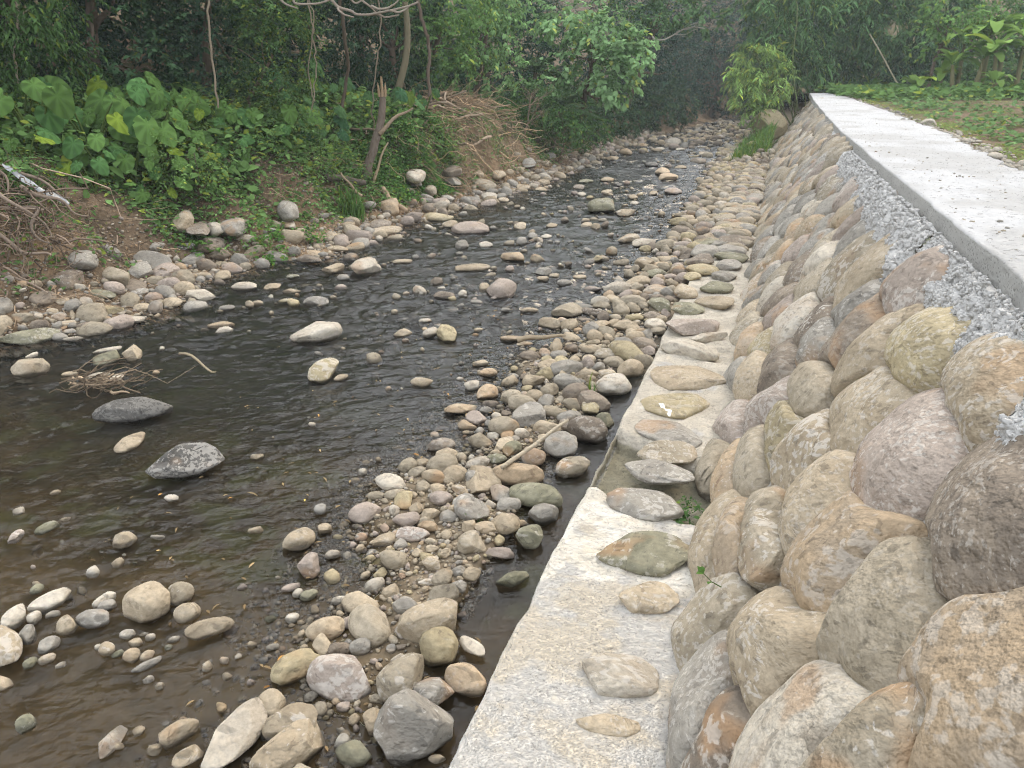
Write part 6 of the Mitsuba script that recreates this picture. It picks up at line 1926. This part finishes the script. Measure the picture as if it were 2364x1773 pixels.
for i, (x, y, h, s, n, lab) in enumerate([(8.8, 50.5, 1.0, 1.0, 10, 'banana plant right of the small field tree'), (9.7, 50, 1.2, 1.1, 10, 'banana plant in the middle of the row'), (10.7, 50, 1.5, 1.2, 10, 'tall banana plant near the right edge'), (11.8, 50.5, 1.9, 1.3, 10, 'tallest banana plant, cut by the right edge'),
                                          (9.4, 53, 1.8, 1.2, 9, 'banana plant standing behind the others'), (11.4, 53, 2.2, 1.3, 9, 'banana plant at the back right'), (7.0, 50.6, .15, .95, 10, 'young banana clump at the foot of the leaning pole'), (8.4, 52.5, .5, .9, 9, 'short banana plant just behind the small field tree'),
                                          (10.4, 52, 2.2, 1.3, 9, 'banana plant with the highest leaves of the row'), (10.2, 48.5, .3, .8, 9, 'low banana shoot in front of the row')]):
    banana(x, y, h * 1.35 + .3, 940 + i, lab, n, size=s)
mb = MB()
mb.add(*tube(wander((6.75, 53.5, 2.9), (4.4, 53.8, 6.2), 10, .006, np.random.default_rng(2)), np.linspace(.045, .035, 10), 8), (.42, .37, .27))
tag(mb.put(name('pole'), 'wood_mat'), 'pale bamboo pole leaning to the left at the edge of the field', 'pole')

# crops and weeds of the field
def crop(key, label, cat, n, keep, leaf, base, seed, lift, ratio=.8, shape=OVAL, yr=(9, 56), xr=9.0, per=7, rad=.16):
    r = np.random.default_rng(seed)
    y = np.exp(r.uniform(np.log(yr[0]), np.log(yr[1]), n))
    x = coping_r(y) + .15 + r.uniform(0, 1, n) ** 1.0 * (xr + .10 * y)
    k = r.uniform(size=n) < keep(x, y)
    x, y = x[k], y[k]
    i = np.repeat(np.arange(len(x)), per)
    m = len(i)
    X_, Y_ = x[i] + r.normal(size=m) * rad, y[i] + r.normal(size=m) * rad
    Z_ = field_z(X_, Y_) + lift * r.uniform(.2, 1.3, m)
    a = r.uniform(0, 6.28, m)
    ax = np.stack([np.cos(a), np.sin(a), r.normal(size=m) * .3], 1)
    nm = unit(np.array([-.1, -.3, 1]) + r.normal(size=(m, 3)) * .35)
    L = leaf * np.exp(r.normal(size=m) * .28)
    mb = MB()
    leaves(mb, np.stack([X_, Y_, Z_], 1), ax, nm, L, L * ratio, tint(r, m, base, .2, .06), shape)
    tag(mb.put(key, 'leaf_mat'), label, cat, kind='stuff')


ridge = lambda x, y: np.sin((y + .14 * x) * 2 * np.pi / 3.6)
edge_d = lambda x, y: x - coping_r(y)
crop('sweet_potato_vines', 'dark green crop rows spreading over the field', 'crop', 5000, lambda x, y: np.clip((ridge(x, y) + .05) * 3, 0, 1) * (edge_d(x, y) > .9) * np.clip((46 - y) / 4, 0, 1) * (.25 + .75 * patch(x, y, .35, 12, .42)), .15, (.105, .175, .072), 961, .17)
crop('field_weeds', 'light green weeds along the edge of the concrete coping and on the bare strips', 'weeds', 7000, lambda x, y: (edge_d(x, y) > .32) * np.clip(1.5 - edge_d(x, y) / 1.3, .12, 1) * patch(x, y, .6, 13, .43), .10, (.17, .22, .08), 962, .08, ratio=.25, shape=DIAMOND, per=9)
crop('far_field_weeds', 'weeds and low bushes along the far side of the field', 'weeds', 5200, lambda x, y: np.clip((y - 43) / 4, 0, .8), .32, (.085, .150, .048), 963, .4, yr=(43, 75), xr=22, per=7, shape=DIAMOND, rad=.35)

# rubble along the back edge of the coping and crumbs on it
def rubble(key, label, cat, n, place, size, tones, seed, kind='stuff', sub=0, parent=None):
    r = np.random.default_rng(seed)
    mb = MB()
    for _ in range(n):
        x, y, z = place(r)
        s = size * math.exp(r.normal() * .5)
        p, f = stone_shape(int(r.integers(1e6)), sub, .9, .16, .8)
        mb.add(place_stone(p, (x, y, z + s * .25), (s, s * r.uniform(.6, 1), s * r.uniform(.4, .8)), r.uniform(0, 6)), f, [int(r.choice(tones)) + .02 + .96 * r.uniform(), .3])
    return tag(mb.put(key, 'stone_mat', as_uv=True), label, cat, kind=kind)


def back_edge(r):
    y = math.exp(r.uniform(math.log(6), math.log(48)))
    x = float(coping_r(np.array([y]))[0]) + r.normal() * .16 + .08
    return x, y, float(coping_z(y)) - .05


rubble('concrete_rubble', 'broken grey concrete crumbs along the back edge of the coping', 'rubble', 1500, back_edge, .035, [1, 2, 2], 971)


def on_top(r):
    y = math.exp(r.uniform(math.log(4.5), math.log(30)))
    x = 1.46 + r.uniform() ** 1.2 * (float(coping_r(np.array([y]))[0]) - 1.6)
    return x, y, float(coping_z(y)) - .004


rubble('coping_crumbs', 'small grey crumbs of stone lying on the coping top', 'crumbs', 330, on_top, .011, [1, 1, 9, 4], 972)
for i, (x, y, s, tone, lab) in enumerate([(6.2, 47.5, .28, 9, 'rounded pale stone on the field edge near the wall end'), (4.3, 47.8, .22, 7, 'yellow stone on the bare earth beside the coping end'), (3.4, 49.2, .2, 9, 'grey stone heap top beside the coping end'), (8.1, 46.5, .25, 7, 'flat yellow stone at the foot of the small field tree')]):
    p, f = stone_shape(7000 + i, 3, .3)
    tag(put_stone(name('field_stone'), place_stone(p, fz(x, y, s * .3), (s, s * .8, s * .6), i), f, tone, 7000 + i), lab, 'stone')
p, f = stone_shape(7100, 4, .8, .13)
tag(put_stone(name('field_stone'), place_stone(p, (3.85, 24.6, float(coping_z(24.6)) + .0), (.26, .2, .14), .4), f, 2, 7100), 'lump of broken concrete at the back edge of the coping', 'rubble')

# the grassy end of the bank below the wall and its yellow boulder
p, f = stone_shape(7200, 4, .6, .12)
tag(put_stone(name('boulder'), place_stone(p, (-.55, 46.6, 1.35), (.95, .8, .85), .3, .3), f, 7, 7200, .0), 'big yellow boulder on the grassy mound at the far end of the wall', 'boulder')
p, f = stone_shape(7201, 3, .6, .12)
tag(put_stone(name('boulder'), place_stone(p, (-1.0, 42.0, .55), (.6, .35, .25), .9), f, 7, 7201, .0), 'long yellow stone lying in the grass below the big boulder', 'boulder')


def grass(key, label, n, place, L, base, seed, cat='grass', kind='stuff'):
    r = np.random.default_rng(seed)
    pos = np.array([place(r) for _ in range(n)])
    a = r.uniform(0, 6.28, n)
    ax = np.stack([np.cos(a) * .5, np.sin(a) * .5, np.full(n, 1.0)], 1) + r.normal(size=(n, 3)) * .15
    mb = MB()
    l = L * np.exp(r.normal(size=n) * .3)
    leaves(mb, pos, ax, np.stack([np.cos(a + 3.14), np.sin(a + 3.14), a * 0 + .5], 1), l, l * .055, tint(r, n, base, .2, .12), BLADE)
    return tag(mb.put(key, 'leaf_mat'), label, cat, kind=kind)


def mound(r):
    y = r.uniform(37.5, 50)
    x = r.uniform(-1.95, -.25)
    return g3(x, y, -.02)


grass('mound_grass', 'bright green grass on the mound at the far end of the wall', 2600, mound, .42, (.085, .150, .045), 981)
for i, (x, y, n, L, lab) in enumerate([(-9.95, 17.35, 150, .55, 'tuft of tall green grass at the foot of the left bank'), (-1.72, 8.0, 26, .16, 'sprig of grass between the cobbles of the bar'), (-1.95, 5.0, 18, .10, 'tiny green sprout on the muddy part of the bar')]):
    grass(name('grass_tuft'), lab, n, lambda r: g3(x + r.normal() * .035 * L * 8, y + r.normal() * .035 * L * 8, -.01), L, (.080, .150, .045), 985 + i, 'grass', kind=None)

# ------------------------------------------------------------------ small things
def bush(label, blobs, base, leaf, seed, cat='plant', nm='low_plant'):
    r = np.random.default_rng(seed)
    mb = MB()
    crown(mb, r, blobs, leaf, base, per=7, shape=OVAL, ratio=.6, droop=.1, twig=leaf * 2, yellow=.05)
    tag(mb.put(name(nm), 'leaf_mat'), label, cat, kind='stuff' if len(blobs) > 1 or 'weed' in label else None)


z0 = lambda x, y: float(ground(np.array([x]), np.array([y]))[0])
bush('patch of bright green water weed at the edge of the left bank stones', [(-9.6, 13.0, z0(-9.6, 13) + .12, .55, .35, .14), (-9.9, 13.5, z0(-9.9, 13.5) + .12, .4, .3, .14)], (.075, .155, .040), .07, 991)
bush('small leafy plant among the stones left of the grey wedge stone', [(-10.25, 12.2, z0(-10.25, 12.2) + .25, .22, .2, .16)], (.085, .165, .045), .10, 992)
bush('green weed growing beside the right boulders of the left bank', [(-9.6, 14.6, z0(-9.6, 14.6) + .12, .4, .35, .14)], (.070, .145, .040), .07, 993)
bush('green weeds growing in the puddle where the footing meets the wall', [(-.34, 5.55, .10, .12, .16, .06)], (.060, .120, .040), .035, 994)
bush('thin green weeds on the washed-out part of the footing', [(-.85, 5.62, .06, .16, .06, .03)], (.075, .125, .045), .022, 995)
mb = MB()
q = np.array([(-.02, 4.06, .50), (-.08, 4.04, .54), (-.13, 4.02, .60)])
mb.add(*tube(q, [.004, .003, .002], 5), (.08, .13, .04))
leaves(mb, q[[1, 2, 2, 2]], np.array([(-.3, -.8, .3), (-.6, -.5, .3), (-.3, .8, .4), (-.8, .2, .8)]), np.array([(-.4, -.4, 1.0)] * 4), .055, .034, (.10, .19, .05), OVAL)
tag(mb.put(name('low_plant'), 'leaf_mat'), 'sprig of a few leaves growing out of a joint low in the wall', 'plant', kind='stuff')
mb = MB()
mb.add(*tube(wander((-1.98, 5.72, .17), (-1.62, 6.62, .30), 7, .01, np.random.default_rng(8)), np.linspace(.022, .016, 7), 7), (.40, .35, .27))
tag(mb.put(name('stick'), 'wood_mat'), 'pale straight stick propped on the cobbles near the footing', 'stick')
rag(name('plastic_strip'), [(-.86, 7.36, .27), (-.78, 7.28, .285), (-.72, 7.2, .285), (-.71, 7.1, .265)], .05, 'white plastic strip draped over the yellow stone in the footing', 882, (.78, .78, .76))
sticks(name('twig_raft'), 'raft of twigs caught round the boulder at the left edge of the water', 'twigs', 60, lambda r: (np.array([-7.35 + r.normal() * .25, 6.45 + r.normal() * .12, .03 + abs(r.normal()) * .04]), np.array([1, r.normal() * .5 + .3, abs(r.normal()) * .3])), .4, .008, (.22, .17, .12), 996, kind=None)
for i, (a, b, lab) in enumerate([((-6.95, 7.5, .12), (-6.0, 7.0, .16), 'pale stick lying across two stones in the water at the left'), ((-3.0, 9.3, .14), (-2.4, 9.55, .20), 'weathered piece of driftwood among the cobbles of the bar'), ((-4.5, 47, .1), (-3.2, 52, 1.2), 'thin dead branch lying in the far stream')]):
    mb = MB()
    mb.add(*tube(wander(a, b, 9, .04, np.random.default_rng(30 + i)), np.linspace(.018, .008, 9) * (1 if i != 1 else 2.2), 6), (.33, .27, .19))
    tag(mb.put(name('stick'), 'wood_mat'), lab, 'stick')
# fallen leaves floating or caught among the stones
r = np.random.default_rng(999)
mb = MB()
n = 260
y = r.uniform(2.6, 12, n)
x = xbar(y) + r.normal(size=n) * 1.1
zz = np.maximum(ground(x, y), 0) + .012
a = r.uniform(0, 6.28, n)
leaves(mb, np.stack([x, y, zz], 1), np.stack([np.cos(a), np.sin(a), a * 0], 1), unit(np.array([0, 0, 1]) + r.normal(size=(n, 3)) * .2), .05 * np.exp(r.normal(size=n) * .3), .018, tint(r, n, (.23, .165, .09), .35, .1), OVAL)
tag(mb.put('fallen_leaves', 'leaf_mat'), 'dry fallen leaves drifting in the shallows and caught on the bar', 'leaves', kind='stuff')

# ------------------------------------------------------------------ hazy air round the whole place
scene['haze_air'] = {'type': 'homogeneous', 'albedo': {'type': 'rgb', 'value': [.80, .90, .99]}, 'sigma_t': HAZE}
scene['haze'] = {'type': 'cube', 'to_world': T().translate([5, 60, 16]).scale([110, 90, 18.5]), 'bsdf': {'type': 'null'}, 'interior': {'type': 'ref', 'id': 'haze_air'}}
tag('haze', 'thin pale humid air over the stream', 'haze', kind='stuff')
